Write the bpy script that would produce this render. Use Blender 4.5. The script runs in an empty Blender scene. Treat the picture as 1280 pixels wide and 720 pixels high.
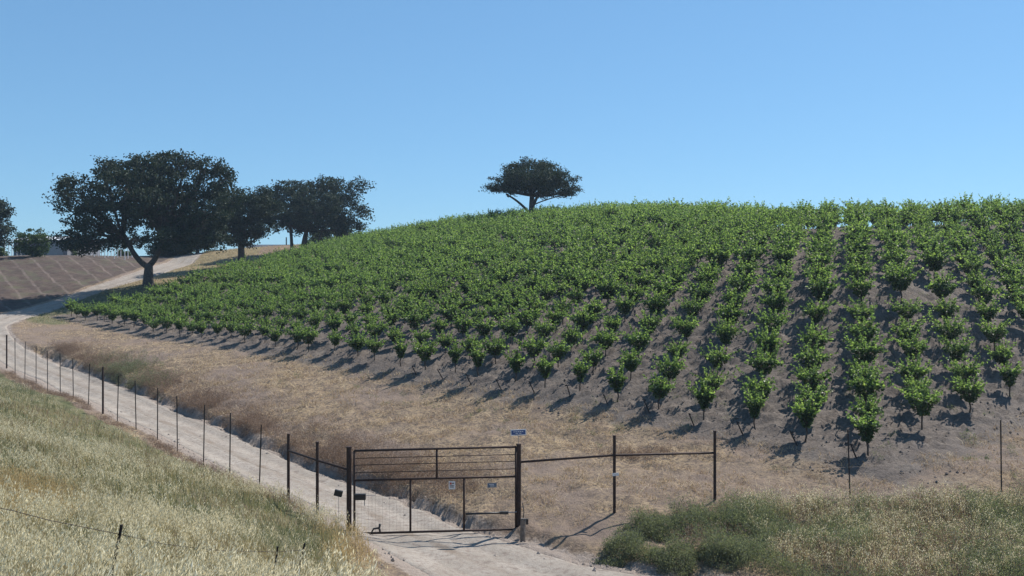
import bpy, math, random
import numpy as np
from mathutils import Vector

rng = np.random.default_rng(7)
random.seed(7)
F = 1150.0                      # focal length in pixels of the 1280 wide photograph
scene = bpy.context.scene
COL = scene.collection
R = math.radians


def P(px, py, Y):
    """a surveyed point: picture direction plus its distance gives the place in the world"""
    return ((px - 640) / F * Y, Y, (360 - py) / F * Y)


# ------------------------------------------------------------------ noise
def _h(ix, iy, seed):
    n = (ix.astype(np.int64) * 374761393 + iy.astype(np.int64) * 668265263 + seed * 974634777) & 0xFFFFFFFF
    n = ((n ^ (n >> 13)) * 1274126177) & 0xFFFFFFFF
    return ((n ^ (n >> 16)) & 0xFFFF) / 65535.0


def vnoise(x, y, seed=0):
    x = np.asarray(x, float); y = np.asarray(y, float)
    ix = np.floor(x); iy = np.floor(y)
    fx = x - ix; fy = y - iy
    fx = fx * fx * (3 - 2 * fx); fy = fy * fy * (3 - 2 * fy)
    a = _h(ix, iy, seed); b = _h(ix + 1, iy, seed); c = _h(ix, iy + 1, seed); d = _h(ix + 1, iy + 1, seed)
    return (a * (1 - fx) + b * fx) * (1 - fy) + (c * (1 - fx) + d * fx) * fy


def fbm(x, y, seed=0, oct=4):
    s = 0; a = .5; t = 0
    for i in range(oct):
        s = s + a * vnoise(np.asarray(x) * 2 ** i, np.asarray(y) * 2 ** i, seed + i * 17); t += a; a *= .5
    return s / t


def sstep(a, b, x):
    t = np.clip((x - a) / (b - a), 0, 1)
    return t * t * (3 - 2 * t)


# ------------------------------------------------------------------ terrain
EX, EY = 10.6, 33.0                       # end vine of the reference row
EDGE = np.array((-1.515, 1.584)); ROW = np.array((.75, 2.06))


def vine_xy(k, n):
    return EX + EDGE[0] * k + ROW[0] * n, EY + EDGE[1] * k + ROW[1] * n


def fence_x(Y):
    return -4.77 - .84 * (Y - 27)


C = []
for a in [(443, 668, 27), (546, 668, 27), (648, 664, 27), (768, 655, 27.3), (893, 637, 28), (1063, 627, 28.5), (1252, 622, 28.5), (1420, 616, 28.5), (1700, 600, 29),
          (8, 461, 61.6), (70, 492, 52.5), (128, 520, 45.3), (222, 564, 37.6), (254, 582, 35.5), (330, 615, 31.5),
          # upper road and brown slope
          (0, 410, 77), (18, 396, 86), (60, 384, 94), (100, 372, 100), (130, 360, 106), (175, 347, 115), (205, 336, 124), (222, 330, 133),
          (0, 392, 88), (0, 327, 118), (60, 325, 120), (120, 325, 124), (190, 326, 131), (-120, 335, 112), (-120, 400, 85),
          (185, 356, 102), (303, 332, 120), (370, 318, 135), (250, 322, 136), (300, 312, 141), (350, 307, 146), (420, 303, 152)]:
    C.append(P(*a))
for k, n, y in [(-1, 0, 565), (0, 0, 554), (1, 0, 540), (3, 0, 515), (5, 0, 491), (7, 0, 481), (9, 0, 469), (13, 0, 447), (19, 0, 427), (27, 0, 413), (35, 0, 397),
                (-2, 2, 545), (-3, 4, 520)]:
    x, yy = vine_xy(k, n); C.append((x, yy, (360 - y) / F * yy))
for k, n, z in [(-1, 8, -.1), (-1, 16, 4.1), (-1, 20, 4.3), (-1, 34, 3), (35, 10, 1.4), (35, 15, 3.1), (35, 25, 6.7), (35, 28, 7.1), (35, 45, 5.2),
                (13, 12, 2.3), (13, 22, 6.9), (13, 25, 7.6), (13, 29, 7.9), (13, 42, 6.3), (24, 14, 3.0), (24, 24, 7.3), (24, 28, 7.7), (24, 42, 6),
                (6, 10, .9), (6, 18, 5.1), (6, 22, 6.2), (6, 25, 6.6), (6, 38, 5),
                (-8, 22, 4.1), (-8, 30, 4.0), (-5, 7, -4.75), (-10, 12, -4.5), (-10, 20, -.6), (-14, 28, 3.6)]:
    x, yy = vine_xy(k, n); C.append((x, yy, z))
C += [(-4.7, 10, -3.7), (-9.4, 20, -4.8), (-14.1, 30, -5.4), (-17.4, 37, -5.75), (-5, 9, -3.4), (-11.1, 20, -4.3), (-19.5, 35, -4.7), (-25, 45, -4.95),
      (-4.6, 12, -4.2), (-7.7, 20, -5.2), (-11.1, 29, -5.7), (-5, 17, -5.1), (-8, 27, -6.25), (-3.3, 16, -5.4), (-5.3, 25.0, -6.6), (-3.9, 24, -6.85), (-3.0, 21.5, -6.95),
      (0, 21, -7.35), (0, 23.3, -7.35), (6, 23, -7.4), (13, 23, -7.4), (0, 12, -4.8), (0, 8, -3.1), (0, 4, -1.8), (0, 0, -1.6), (-3, 3, -1.75), (5, 0, -1.6), (0, -20, -1.5),
      (10, 10, -4.4), (10, 16, -6.9), (20, 16, -6.9), (20, 22, -7.3), (34, 22, -7.2), (-12, 6, -2.6), (-20, 14, -2.8), (-30, 30, -3.6), (-45, 50, -3.8), (-60, 75, -2),
      (10, -20, -1.5), (-20, -10, -1.5), (40, 0, -3), (60, 30, -4), (75, 60, 4), (-90, 100, 1.5), (-75, 140, 4.5), (-50, 160, 5), (0, 200, 4), (60, 150, 1), (-100, 40, -3), (-60, 220, 4)]
C = np.array(C)


def tps_fit(pts, vals, lam):
    n = len(pts)
    d = np.linalg.norm(pts[:, None] - pts[None], axis=2) + 1e-9
    K = d * d * np.log(d) + lam * np.eye(n)
    Pm = np.c_[np.ones(n), pts]
    A = np.zeros((n + 3, n + 3)); A[:n, :n] = K; A[:n, n:] = Pm; A[n:, :n] = Pm.T
    return np.linalg.solve(A, np.r_[vals, 0, 0, 0])


_w = tps_fit(C[:, :2] / 30, C[:, 2], .003)


def base_h(x, y):
    x = np.asarray(x, float); y = np.asarray(y, float); shp = x.shape
    q = np.c_[x.ravel(), y.ravel()] / 30
    out = np.empty(len(q))
    for i in range(0, len(q), 20000):
        qq = q[i:i + 20000]
        d = np.linalg.norm(qq[:, None] - C[None, :, :2] / 30, axis=2) + 1e-9
        out[i:i + 20000] = (d * d * np.log(d)) @ _w[:len(C)] + _w[len(C)] + qq @ _w[len(C) + 1:]
    out = out.reshape(shp)
    far = sstep(150, 260, np.hypot(x, y - 40))        # far land settles to a gentle plain behind the crest
    return out * (1 - far) + far * (1.5 - .004 * np.hypot(x, y))


# the dirt road's centre line and half width
ROADL = np.array([(40, 18.2), (24, 18.6), (12, 19.3), (5.5, 20.6), (1.6, 22.4), (-.9, 24.4), (-2.9, 26.9)] +
                 [(fence_x(Y) + 1.62, Y + 1.36) for Y in np.arange(29.5, 61, 3.5)] +
                 [(-34.6, 64.9), (-39.6, 70.6), (-44.4, 78), (-46.9, 86), (-47.6, 94), (-47.4, 104), (-47, 115), (-47.2, 125), (-49, 140), (-54, 160)])
ROADW = np.r_[[1.9, 1.9, 2.0, 2.2, 2.15, 2.0, 1.75], np.full(len(np.arange(29.5, 61, 3.5)), 1.6), [1.5, 1.5, 1.55, 1.6, 1.6, 1.6, 1.8, 1.8, 1.8, 1.8]]


def smooth_line(L, W, m=14):
    pts = []; ws = []
    n = len(L)
    for i in range(n - 1):
        p0 = L[max(i - 1, 0)]; p1 = L[i]; p2 = L[i + 1]; p3 = L[min(i + 2, n - 1)]
        for t in np.linspace(0, 1, m, endpoint=False):
            pts.append(.5 * ((2 * p1) + (-p0 + p2) * t + (2 * p0 - 5 * p1 + 4 * p2 - p3) * t * t + (-p0 + 3 * p1 - 3 * p2 + p3) * t ** 3))
            ws.append(W[i] * (1 - t) + W[i + 1] * t)
    pts.append(L[-1]); ws.append(W[-1])
    return np.array(pts), np.array(ws)


RL, RW = smooth_line(ROADL, ROADW)


def road_dist(x, y):
    """signed side, distance to the centre line, local half width"""
    x = np.asarray(x, float); y = np.asarray(y, float); shp = x.shape
    q = np.c_[x.ravel(), y.ravel()]
    dist = np.empty(len(q)); side = np.empty(len(q)); hw = np.empty(len(q)); ar = np.empty(len(q))
    T = np.gradient(RL, axis=0)
    for i in range(0, len(q), 20000):
        qq = q[i:i + 20000]
        dd = ((qq[:, None] - RL[None]) ** 2).sum(2)
        j = dd.argmin(1)
        v = qq - RL[j]
        t = T[j] / np.linalg.norm(T[j], axis=1)[:, None]
        lat = t[:, 0] * v[:, 1] - t[:, 1] * v[:, 0]
        dist[i:i + 20000] = np.sqrt(dd[np.arange(len(qq)), j]); side[i:i + 20000] = np.sign(lat); hw[i:i + 20000] = RW[j]; ar[i:i + 20000] = j
    return side.reshape(shp), dist.reshape(shp), hw.reshape(shp), ar.reshape(shp)


def in_vineyard(x, y, grow=0.0):
    """soft mask of the tilled vineyard block (cells of the planting grid)"""
    x = np.asarray(x, float) - EX; y = np.asarray(y, float) - EY
    det = EDGE[0] * ROW[1] - EDGE[1] * ROW[0]
    k = (x * ROW[1] - y * ROW[0]) / det
    n = (EDGE[0] * y - EDGE[1] * x) / det
    a = np.minimum(n + .55, (n + 2 * k + 2) * .55 + .75)
    b = np.maximum(33.7, 35.7 - .5 * np.maximum(n, 0)) - k
    return np.minimum(a, b) + grow


def detail_h(x, y, sd=None):
    side, d, hw, ar = sd if sd is not None else road_dist(x, y)
    m = in_vineyard(x, y)
    vin = sstep(-.3, .6, m)
    onroad = 1 - sstep(-.1, .5, d - hw)
    wild = np.where((side > 0) & (y > 70), (fbm(x * .5, y * .5, 15, 4) - .5) * .8 * sstep(.5, 3, d - hw), 0)
    # little cut bank on the field side of the road (the far side seen from the gate)
    lower = sstep(26.0, 29, y) * (1 - sstep(66, 74, y))
    offs = d - hw + .9 * (fbm(x * 1.1, y * 1.1, 5, 4) - .5)
    bank = lower * np.where(side < 0, -.20 * np.exp(-((offs - .12) / .16) ** 2) + sstep(.2, .55, offs) * .27 + sstep(.6, 2.8, offs) * .18 + sstep(0, .4, offs) * (fbm(x * 2.2, y * 2.2, 7, 3) - .5) * .3 * (1 - sstep(1.2, 2.4, offs)), 0) * (1 - sstep(3.5, 9, d - hw))
    low2 = (1 - sstep(27, 29, y)) * sstep(22, 24.5, y)
    bank = bank + low2 * np.where(side < 0, sstep(.2, .7, offs) * .13 - .10 * np.exp(-((offs - .1) / .16) ** 2), 0) * (1 - sstep(2, 6, d - hw))
    # roughness
    rough = (fbm(x * .55, y * .55, 11, 4) - .5) * .20 + (fbm(x * 2.2, y * 2.2, 21, 3) - .5) * .24
    nn = ((x - EX) * EDGE[1] - (y - EY) * EDGE[0])
    across = (ROW[0] * (y - EY) - ROW[1] * (x - EX)) / np.hypot(*ROW)
    furrow = np.sin((y - .16 * x) * 2 * np.pi / .62 + 4 * fbm(x * .45, y * .45, 31, 3)) * .06 * (.4 + .6 * fbm(x * .3, y * .3, 37, 2))
    clods = np.clip(fbm(x * 4.2, y * 4.2, 41, 2) - .45, 0, 1) * .62
    soil = (fbm(x * .6, y * .6, 51, 3) - .5) * .14 + furrow + clods
    ruts = -np.exp(-((d - .78) / .28) ** 2) * .05 + (fbm(x * .9, y * .9, 61, 3) - .5) * .07
    near = 1 - sstep(110, 170, np.hypot(x, y))
    return bank + near * wild + near * (onroad * ruts + (1 - onroad) * (vin * soil + (1 - vin) * rough))


def hgt(x, y):
    x = np.atleast_1d(np.asarray(x, float)); y = np.atleast_1d(np.asarray(y, float))
    return base_h(x, y) + detail_h(x, y)


def h1(x, y):
    return float(hgt(x, y)[0])


# ------------------------------------------------------------------ mesh helpers
def mesh_np(name, V, Fc, mats=None, smooth=False, mat_idx=None):
    V = np.asarray(V, np.float32).reshape(-1, 3)
    me = bpy.data.meshes.new(name)
    me.vertices.add(len(V)); me.vertices.foreach_set('co', V.ravel())
    blocks = Fc if isinstance(Fc, list) else [Fc]
    blocks = [np.asarray(b, np.int32) for b in blocks if len(b)]
    loops = np.concatenate([b.ravel() for b in blocks])
    tot = np.concatenate([np.full(len(b), b.shape[1], np.int32) for b in blocks])
    start = np.r_[0, np.cumsum(tot)[:-1]].astype(np.int32)
    me.loops.add(len(loops)); me.loops.foreach_set('vertex_index', loops)
    me.polygons.add(len(tot)); me.polygons.foreach_set('loop_start', start); me.polygons.foreach_set('loop_total', tot)
    if mats:
        for m in (mats if isinstance(mats, (list, tuple)) else [mats]):
            me.materials.append(m)
    if mat_idx is not None:
        me.polygons.foreach_set('material_index', np.asarray(mat_idx, np.int32))
    me.polygons.foreach_set('use_smooth', np.full(len(tot), smooth, bool))
    me.update(calc_edges=True); me.validate()
    return me


def link(name, me, parent=None, loc=(0, 0, 0), rotz=0):
    o = bpy.data.objects.new(name, me); COL.objects.link(o)
    if parent is not None:
        o.parent = parent
    o.location = loc; o.rotation_euler = (0, 0, rotz)
    return o


def tag(o, label=None, cat=None, group=None, kind=None):
    for k, v in (('label', label), ('category', cat), ('group', group), ('kind', kind)):
        if v:
            o[k] = v
    return o


def thing(name, label, cat, loc=(0, 0, 0), rotz=0, group=None):
    return tag(link(name, None, None, loc, rotz), label, cat, group)


class MB:
    """collects boxes, tubes and plates into one mesh"""
    def __init__(s):
        s.V = []; s.Q = []; s.T = []; s.n = 0

    def add(s, v, q=(), t=()):
        v = np.asarray(v, float).reshape(-1, 3)
        if len(q): s.Q.append(np.asarray(q) + s.n)
        if len(t): s.T.append(np.asarray(t) + s.n)
        s.V.append(v); s.n += len(v)

    def tube(s, pts, rad, sides=6, cap=True):
        pts = np.asarray(pts, float); m = len(pts)
        rad = np.broadcast_to(np.asarray(rad, float), (m,))
        T = np.gradient(pts, axis=0); T /= np.linalg.norm(T, axis=1)[:, None] + 1e-12
        ref = np.array((0, 0, 1.0)) if abs(T[0][2]) < .9 else np.array((1.0, 0, 0))
        u = np.cross(T[0], ref); u /= np.linalg.norm(u)
        V = []
        an = np.arange(sides) * 2 * np.pi / sides
        for i in range(m):
            u = u - T[i] * (u @ T[i]); u /= np.linalg.norm(u) + 1e-12
            w = np.cross(T[i], u)
            V.append(pts[i] + rad[i] * (np.cos(an)[:, None] * u + np.sin(an)[:, None] * w))
        V = np.concatenate(V)
        q = [(i * sides + j, i * sides + (j + 1) % sides, (i + 1) * sides + (j + 1) % sides, (i + 1) * sides + j) for i in range(m - 1) for j in range(sides)]
        t = []
        if cap:
            V = np.r_[V, [pts[0]], [pts[-1]]]
            a = m * sides
            t = [(a, (j + 1) % sides, j) for j in range(sides)] + [(a + 1, (m - 1) * sides + j, (m - 1) * sides + (j + 1) % sides) for j in range(sides)]
        s.add(V, q, t)

    def box(s, c, size, M=None):
        sx, sy, sz = np.asarray(size) / 2.0
        v = np.array([(x, y, z) for x in (-sx, sx) for y in (-sy, sy) for z in (-sz, sz)])
        if M is not None: v = v @ np.asarray(M).T
        s.add(v + np.asarray(c), [(0, 1, 3, 2), (4, 6, 7, 5), (0, 4, 5, 1), (2, 3, 7, 6), (0, 2, 6, 4), (1, 5, 7, 3)])

    def mesh(s, name, mat, smooth=False):
        bl = []
        if s.Q: bl.append(np.concatenate(s.Q))
        if s.T: bl.append(np.concatenate(s.T))
        return mesh_np(name, np.concatenate(s.V), bl, mat, smooth)

    def build(s, name, mat, parent=None, smooth=False, loc=(0, 0, 0)):
        return link(name, s.mesh(name, mat, smooth), parent, loc)


def unit(v):
    return v / (np.linalg.norm(v, axis=-1, keepdims=True) + 1e-9)


def leaves(Cn, axis, nrm, L, W, fold=.25):
    """folded kite leaves: base, left, tip, right -> two triangles each"""
    Cn = np.asarray(Cn); axis = unit(axis); side = unit(np.cross(nrm, axis)); up = np.cross(axis, side)
    L = np.broadcast_to(np.asarray(L, float), (len(Cn),))[:, None]; W = np.broadcast_to(np.asarray(W, float), (len(Cn),))[:, None]
    b = Cn - axis * L * .5; t = Cn + axis * L * .5 - up * L * .12
    mid = Cn - axis * L * .08
    l = mid + side * W * .5 + up * W * fold; r = mid - side * W * .5 + up * W * fold
    V = np.stack([b, l, t, r], 1).reshape(-1, 3)
    i = np.arange(len(Cn))[:, None] * 4
    T = np.concatenate([i + np.array([[0, 2, 1]]), i + np.array([[0, 3, 2]])], 1).reshape(-1, 3)
    return V, T


def rand_unit(n, g=None):
    g = g or rng
    v = g.normal(size=(n, 3)); return unit(v)


# ------------------------------------------------------------------ materials
def new_mat(name):
    m = bpy.data.materials.new(name); m.use_nodes = True
    nt = m.node_tree
    b = nt.nodes['Principled BSDF']
    return m, nt, b


def N(nt, t, **kw):
    n = nt.nodes.new(t)
    for k, v in kw.items():
        if k in n.inputs: n.inputs[k].default_value = v
        else: setattr(n, k, v)
    return n


def ramp(nt, src, stops):
    r = nt.nodes.new('ShaderNodeValToRGB')
    els = r.color_ramp.elements
    while len(els) < len(stops): els.new(.5)
    for e, (p, c) in zip(els, stops):
        e.position = p; e.color = (*c, 1) if len(c) == 3 else c
    nt.links.new(src, r.inputs[0])
    return r.outputs[0]


def mixc(nt, fac, a, b, mode='MIX'):
    m = nt.nodes.new('ShaderNodeMix'); m.data_type = 'RGBA'; m.blend_type = mode
    for s, v in ((0, fac), (6, a), (7, b)):
        if hasattr(v, 'is_linked'): nt.links.new(v, m.inputs[s])
        else: m.inputs[s].default_value = v if s == 0 else (*v, 1)
    return m.outputs[2]


def mth(nt, op, a, b=0.0):
    m = nt.nodes.new('ShaderNodeMath'); m.operation = op
    for i, v in enumerate((a, b)):
        if hasattr(v, 'is_linked'): nt.links.new(v, m.inputs[i])
        else: m.inputs[i].default_value = v
    return m.outputs[0]


def noise(nt, scale, detail=5, rough=.6, dist=0, vec=None):
    n = N(nt, 'ShaderNodeTexNoise'); n.inputs['Scale'].default_value = scale; n.inputs['Detail'].default_value = detail
    n.inputs['Roughness'].default_value = rough; n.inputs['Distortion'].default_value = dist
    if vec is None:
        g = nt.nodes.get('geo') or N(nt, 'ShaderNodeNewGeometry', name='geo')
        vec = g.outputs['Position']
    nt.links.new(vec, n.inputs['Vector'])
    return n.outputs[0]


def leaf_mat(name, stops, trans, tint=(1.5, 1.5, .8), rough=.55, patch=None):
    """leaves: colour varies leaf by leaf; part of the light comes through the blade"""
    m, nt, b = new_mat(name)
    g = N(nt, 'ShaderNodeNewGeometry', name='geo')
    c = ramp(nt, g.outputs['Random Per Island'], stops)
    if patch:
        sc, col, lo, hi = patch
        f = ramp(nt, noise(nt, sc, 3), [(lo, (0, 0, 0)), (hi, (1, 1, 1))])
        c = mixc(nt, f, c, col)
    nt.links.new(c, b.inputs['Base Color']); b.inputs['Roughness'].default_value = rough
    b.inputs['Specular IOR Level'].default_value = .3
    tr = N(nt, 'ShaderNodeBsdfTranslucent')
    nt.links.new(mixc(nt, 1.0, c, tint, 'MULTIPLY'), tr.inputs[0])
    mx = N(nt, 'ShaderNodeMixShader'); mx.inputs[0].default_value = trans
    nt.links.new(b.outputs[0], mx.inputs[1]); nt.links.new(tr.outputs[0], mx.inputs[2])
    nt.links.new(mx.outputs[0], nt.nodes['Material Output'].inputs[0])
    return m


def rough_mat(name, c1, c2, scale=8, rough=.85, bump=.3, metal=0.0, bscale=None):
    m, nt, b = new_mat(name)
    f = noise(nt, scale, 6)
    nt.links.new(ramp(nt, f, [(.32, c1), (.68, c2)]), b.inputs['Base Color'])
    b.inputs['Roughness'].default_value = rough; b.inputs['Metallic'].default_value = metal
    bp = N(nt, 'ShaderNodeBump'); bp.inputs['Strength'].default_value = bump; bp.inputs['Distance'].default_value = .02
    nt.links.new(noise(nt, bscale or scale * 3, 4), bp.inputs['Height']); nt.links.new(bp.outputs[0], b.inputs['Normal'])
    return m


M_vine_shaded = leaf_mat('shaded_vine_leaf', [(0, (.034, .062, .036)), (.6, (.06, .10, .048)), (1, (.105, .15, .062))], .42, (1.8, 1.9, .9), .5)  # crown core leaves, the hollow's shade deepened in the colour
M_young_lit = leaf_mat('young_backlit_vine_leaf', [(0, (.085, .135, .055)), (.5, (.14, .20, .078)), (1, (.22, .275, .11))], .52, (1.8, 2.0, 1.0), .45)  # lighter young leaves, backlit brightness of the tips also painted into the colour
M_bark = rough_mat('vine_bark', (.035, .026, .02), (.09, .07, .055), 25)
M_oak = leaf_mat('oak_leaf', [(0, (.022, .036, .026)), (.6, (.036, .052, .034)), (1, (.056, .072, .042))], .16, (1.3, 1.4, .9), .75)
M_oakbark = rough_mat('oak_bark', (.03, .026, .024), (.10, .085, .075), 6, .9, .6)
M_bush = leaf_mat('bush_leaf', [(0, (.03, .06, .02)), (1, (.07, .11, .035))], .3)
M_oat = leaf_mat('oat_straw', [(0, (.20, .165, .085)), (.5, (.34, .29, .155)), (1, (.54, .47, .28))], .4, (1.1, 1.05, .9), .6, (.22, (.27, .26, .15), .6, .8))
M_spk = leaf_mat('oat_spikelet', [(0, (.48, .42, .27)), (.5, (.76, .69, .48)), (1, (.92, .87, .68))], .48, (1.08, 1.05, .97), .5, (.75, (.46, .41, .27), .54, .72))
M_green = leaf_mat('green_grass_blade', [(0, (.085, .10, .06)), (.6, (.145, .16, .095)), (1, (.24, .245, .15))], .35, (1.3, 1.3, .8), .55)
M_straw = leaf_mat('dry_straw', [(0, (.26, .18, .11)), (.5, (.45, .34, .205)), (1, (.64, .52, .34))], .25, (1.1, 1.0, .9), .7)
M_dock = leaf_mat('brown_weed', [(0, (.16, .115, .088)), (.6, (.26, .195, .148)), (1, (.38, .295, .225))], .25, (1.2, 1.0, .8), .8)
M_sage = leaf_mat('weed_leaf', [(0, (.09, .105, .075)), (.6, (.16, .178, .12)), (1, (.27, .27, .19))], .42, (1.3, 1.4, .8), .6)
M_rust = rough_mat('rusty_steel', (.022, .014, .012), (.065, .035, .026), 14, .75, .3, .3)
M_tpost = rough_mat('t_post_steel', (.02, .018, .018), (.055, .042, .036), 12, .7, .2, .4)
M_wire = rough_mat('wire_steel', (.09, .075, .065), (.18, .16, .14), 20, .6, .1, .5)
M_black = rough_mat('black_plastic', (.012, .012, .013), (.025, .025, .026), 10, .5, .1)
M_white = rough_mat('sign_white', (.62, .62, .62), (.76, .76, .75), 12, .5, .05)
M_blue = rough_mat('sign_blue', (.03, .07, .20), (.045, .095, .25), 10, .5, .05)
M_teal = rough_mat('sign_blue_grey', (.07, .12, .18), (.10, .16, .22), 10, .5, .05)
M_red = rough_mat('sign_red', (.35, .05, .04), (.45, .08, .06), 10, .5, .05)
M_wood = rough_mat('weathered_wood', (.10, .08, .065), (.24, .20, .165), 9, .9, .5)
M_galv = rough_mat('galvanised', (.25, .25, .26), (.36, .36, .37), 14, .5, .1, .5)
M_tube = rough_mat('pale_grow_stake', (.62, .64, .66), (.78, .79, .80), 10, .6, .05)


def ground_material():
    m, nt, b = new_mat('ground_earth')
    def att(n):
        a = N(nt, 'ShaderNodeAttribute'); a.attribute_name = n; return a.outputs['Fac']
    big = noise(nt, .22, 5, .6); mid = noise(nt, 1.3, 6, .65); fine = noise(nt, 7, 6, .7); grit = noise(nt, 38, 3, .7)
    def edge(name, amp=.5):
        v = mth(nt, 'ADD', att(name), mth(nt, 'MULTIPLY', mth(nt, 'SUBTRACT', mid, .5), amp))
        v = mth(nt, 'ADD', v, mth(nt, 'MULTIPLY', mth(nt, 'SUBTRACT', fine, .5), amp))
        return ramp(nt, v, [(.36, (0, 0, 0)), (.64, (1, 1, 1))])
    dry = mixc(nt, ramp(nt, mid, [(.32, (0, 0, 0)), (.66, (1, 1, 1))]), (.19, .135, .095), (.48, .36, .22))
    dry = mixc(nt, ramp(nt, fine, [(.40, (1, 1, 1)), (.54, (0, 0, 0))]), dry, (.115, .09, .075))
    dry = mixc(nt, ramp(nt, big, [(.46, (0, 0, 0)), (.62, (1, 1, 1))]), dry, (.25, .19, .15))
    soil = mixc(nt, ramp(nt, fine, [(.35, (0, 0, 0)), (.65, (1, 1, 1))]), (.10, .085, .076), (.195, .165, .145))
    soil = mixc(nt, ramp(nt, mid, [(.5, (0, 0, 0)), (.72, (1, 1, 1))]), soil, (.24, .205, .175))
    grass = mixc(nt, ramp(nt, mid, [(.4, (0, 0, 0)), (.6, (1, 1, 1))]), (.10, .115, .05), (.20, .18, .10))
    gold = mixc(nt, ramp(nt, mid, [(.35, (0, 0, 0)), (.65, (1, 1, 1))]), (.20, .165, .085), (.34, .27, .15))
    # brown slope: planted strips with pale bare lines running across
    g = nt.nodes['geo']
    mp = N(nt, 'ShaderNodeMapping'); mp.vector_type = 'POINT'
    mp.inputs['Rotation'].default_value = (0, 0, R(-36.9)); nt.links.new(g.outputs['Position'], mp.inputs[0])
    wv = N(nt, 'ShaderNodeTexWave'); wv.bands_direction = 'X'; wv.inputs['Scale'].default_value = .135
    wv.inputs['Distortion'].default_value = 1.0; wv.inputs['Detail'].default_value = 2; wv.inputs['Detail Scale'].default_value = .5
    nt.links.new(mp.outputs[0], wv.inputs[0])
    slope = mixc(nt, ramp(nt, mid, [(.35, (0, 0, 0)), (.65, (1, 1, 1))]), (.075, .056, .049), (.135, .10, .084))
    slope = mixc(nt, ramp(nt, noise(nt, .5, 4), [(.5, (0, 0, 0)), (.7, (1, 1, 1))]), slope, (.12, .115, .075))
    slope = mixc(nt, mth(nt, 'MULTIPLY', ramp(nt, wv.outputs[1], [(.93, (0, 0, 0)), (1, (1, 1, 1))]), ramp(nt, noise(nt, .55, 4), [(.34, (.12, .12, .12)), (.6, (.9, .9, .9))])), slope, (.215, .172, .148))
    roadc = mixc(nt, ramp(nt, fine, [(.3, (0, 0, 0)), (.7, (1, 1, 1))]), (.30, .245, .205), (.41, .345, .295))
    c = mixc(nt, edge('grass'), dry, grass)
    c = mixc(nt, edge('gold'), c, gold)
    c = mixc(nt, edge('slope'), c, slope)
    c = mixc(nt, edge('soil', .9), c, soil)
    c = mixc(nt, edge('verge', .9), c, roadc)
    c = mixc(nt, mth(nt, 'MULTIPLY', grit, .45), c, (.07, .055, .045))
    nt.links.new(c, b.inputs['Base Color']); b.inputs['Roughness'].default_value = .95; b.inputs['Specular IOR Level'].default_value = .15
    bp = N(nt, 'ShaderNodeBump'); bp.inputs['Strength'].default_value = .9; bp.inputs['Distance'].default_value = .09
    hh = mth(nt, 'ADD', fine, mth(nt, 'MULTIPLY', grit, .35))
    nt.links.new(hh, bp.inputs['Height']); nt.links.new(bp.outputs[0], b.inputs['Normal'])
    return m


def road_material():
    m, nt, b = new_mat('road_dirt')
    mid = noise(nt, .8, 6, .65); fine = noise(nt, 6, 6, .7); grit = noise(nt, 45, 3, .7)
    a = N(nt, 'ShaderNodeAttribute'); a.attribute_name = 'lane'
    c = mixc(nt, ramp(nt, mid, [(.35, (0, 0, 0)), (.65, (1, 1, 1))]), (.28, .245, .205), (.375, .335, .29))
    c = mixc(nt, ramp(nt, fine, [(.34, (1, 1, 1)), (.52, (0, 0, 0))]), c, (.235, .19, .16))
    blot = ramp(nt, noise(nt, 2.1, 4, .6), [(.60, (0, 0, 0)), (.70, (.8, .8, .8))])
    c = mixc(nt, blot, c, (.19, .155, .13))
    strip = mth(nt, 'ADD', a.outputs['Fac'], mth(nt, 'MULTIPLY', mth(nt, 'SUBTRACT', mid, .5), 1.6))
    c = mixc(nt, ramp(nt, strip, [(.55, (0, 0, 0)), (.95, (1, 1, 1))]), c, (.225, .18, .14))
    c = mixc(nt, mth(nt, 'MULTIPLY', grit, .3), c, (.12, .10, .085))
    nt.links.new(c, b.inputs['Base Color']); b.inputs['Roughness'].default_value = .95; b.inputs['Specular IOR Level'].default_value = .15
    bp = N(nt, 'ShaderNodeBump'); bp.inputs['Strength'].default_value = .7; bp.inputs['Distance'].default_value = .05
    nt.links.new(mth(nt, 'ADD', fine, mth(nt, 'MULTIPLY', grit, .3)), bp.inputs['Height']); nt.links.new(bp.outputs[0], b.inputs['Normal'])
    return m


# ------------------------------------------------------------------ ground and road
def axis(segs):
    out = [segs[0][0]]
    for a, b, st in segs:
        n = max(1, int(round((b - a) / st)))
        out += list(np.linspace(a, b, n + 1)[1:])
    return np.array(out)


xs = axis([(-2500, -400, 300), (-400, -120, 20), (-120, -62, 1.5), (-62, -36, .5), (-36, 24, .17), (24, 44, .4), (44, 120, 4), (120, 400, 20), (400, 2500, 300)])
ys = axis([(-400, -20, 40), (-20, 8, 1.2), (8, 20, .4), (20, 48, .16), (48, 75, .25), (75, 145, .5), (145, 220, 3), (220, 500, 20), (500, 3000, 250)])
GX, GY = np.meshgrid(xs, ys)
SD = road_dist(GX, GY)
GZ = base_h(GX, GY) + detail_h(GX, GY, SD)
side, d, hw, ar = SD
GZ = GZ - .22 * (1 - sstep(-.55, -.15, d - hw))            # a shallow bed the road lies in
nx, ny = len(xs), len(ys)
idx = np.arange(nx * ny).reshape(ny, nx)
quads = np.stack([idx[:-1, :-1], idx[:-1, 1:], idx[1:, 1:], idx[1:, :-1]], -1).reshape(-1, 4)
me = mesh_np('ground', np.stack([GX, GY, GZ], -1), quads, ground_material(), True)
mv = in_vineyard(GX, GY)
a_soil = sstep(-.9, .5, mv)
a_soil = np.maximum(a_soil, .42 * sstep(-3, 0, mv) * sstep(6, 10, GX))
right_of_up = (GX > -47) & (GY > 60)
strip_g = np.where((mv < .2) & (GY > 66) & (side < 0), 1.0, 0.0) * (1 - sstep(8.0, 9.5, d - hw)) * (1 - a_soil)
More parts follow.
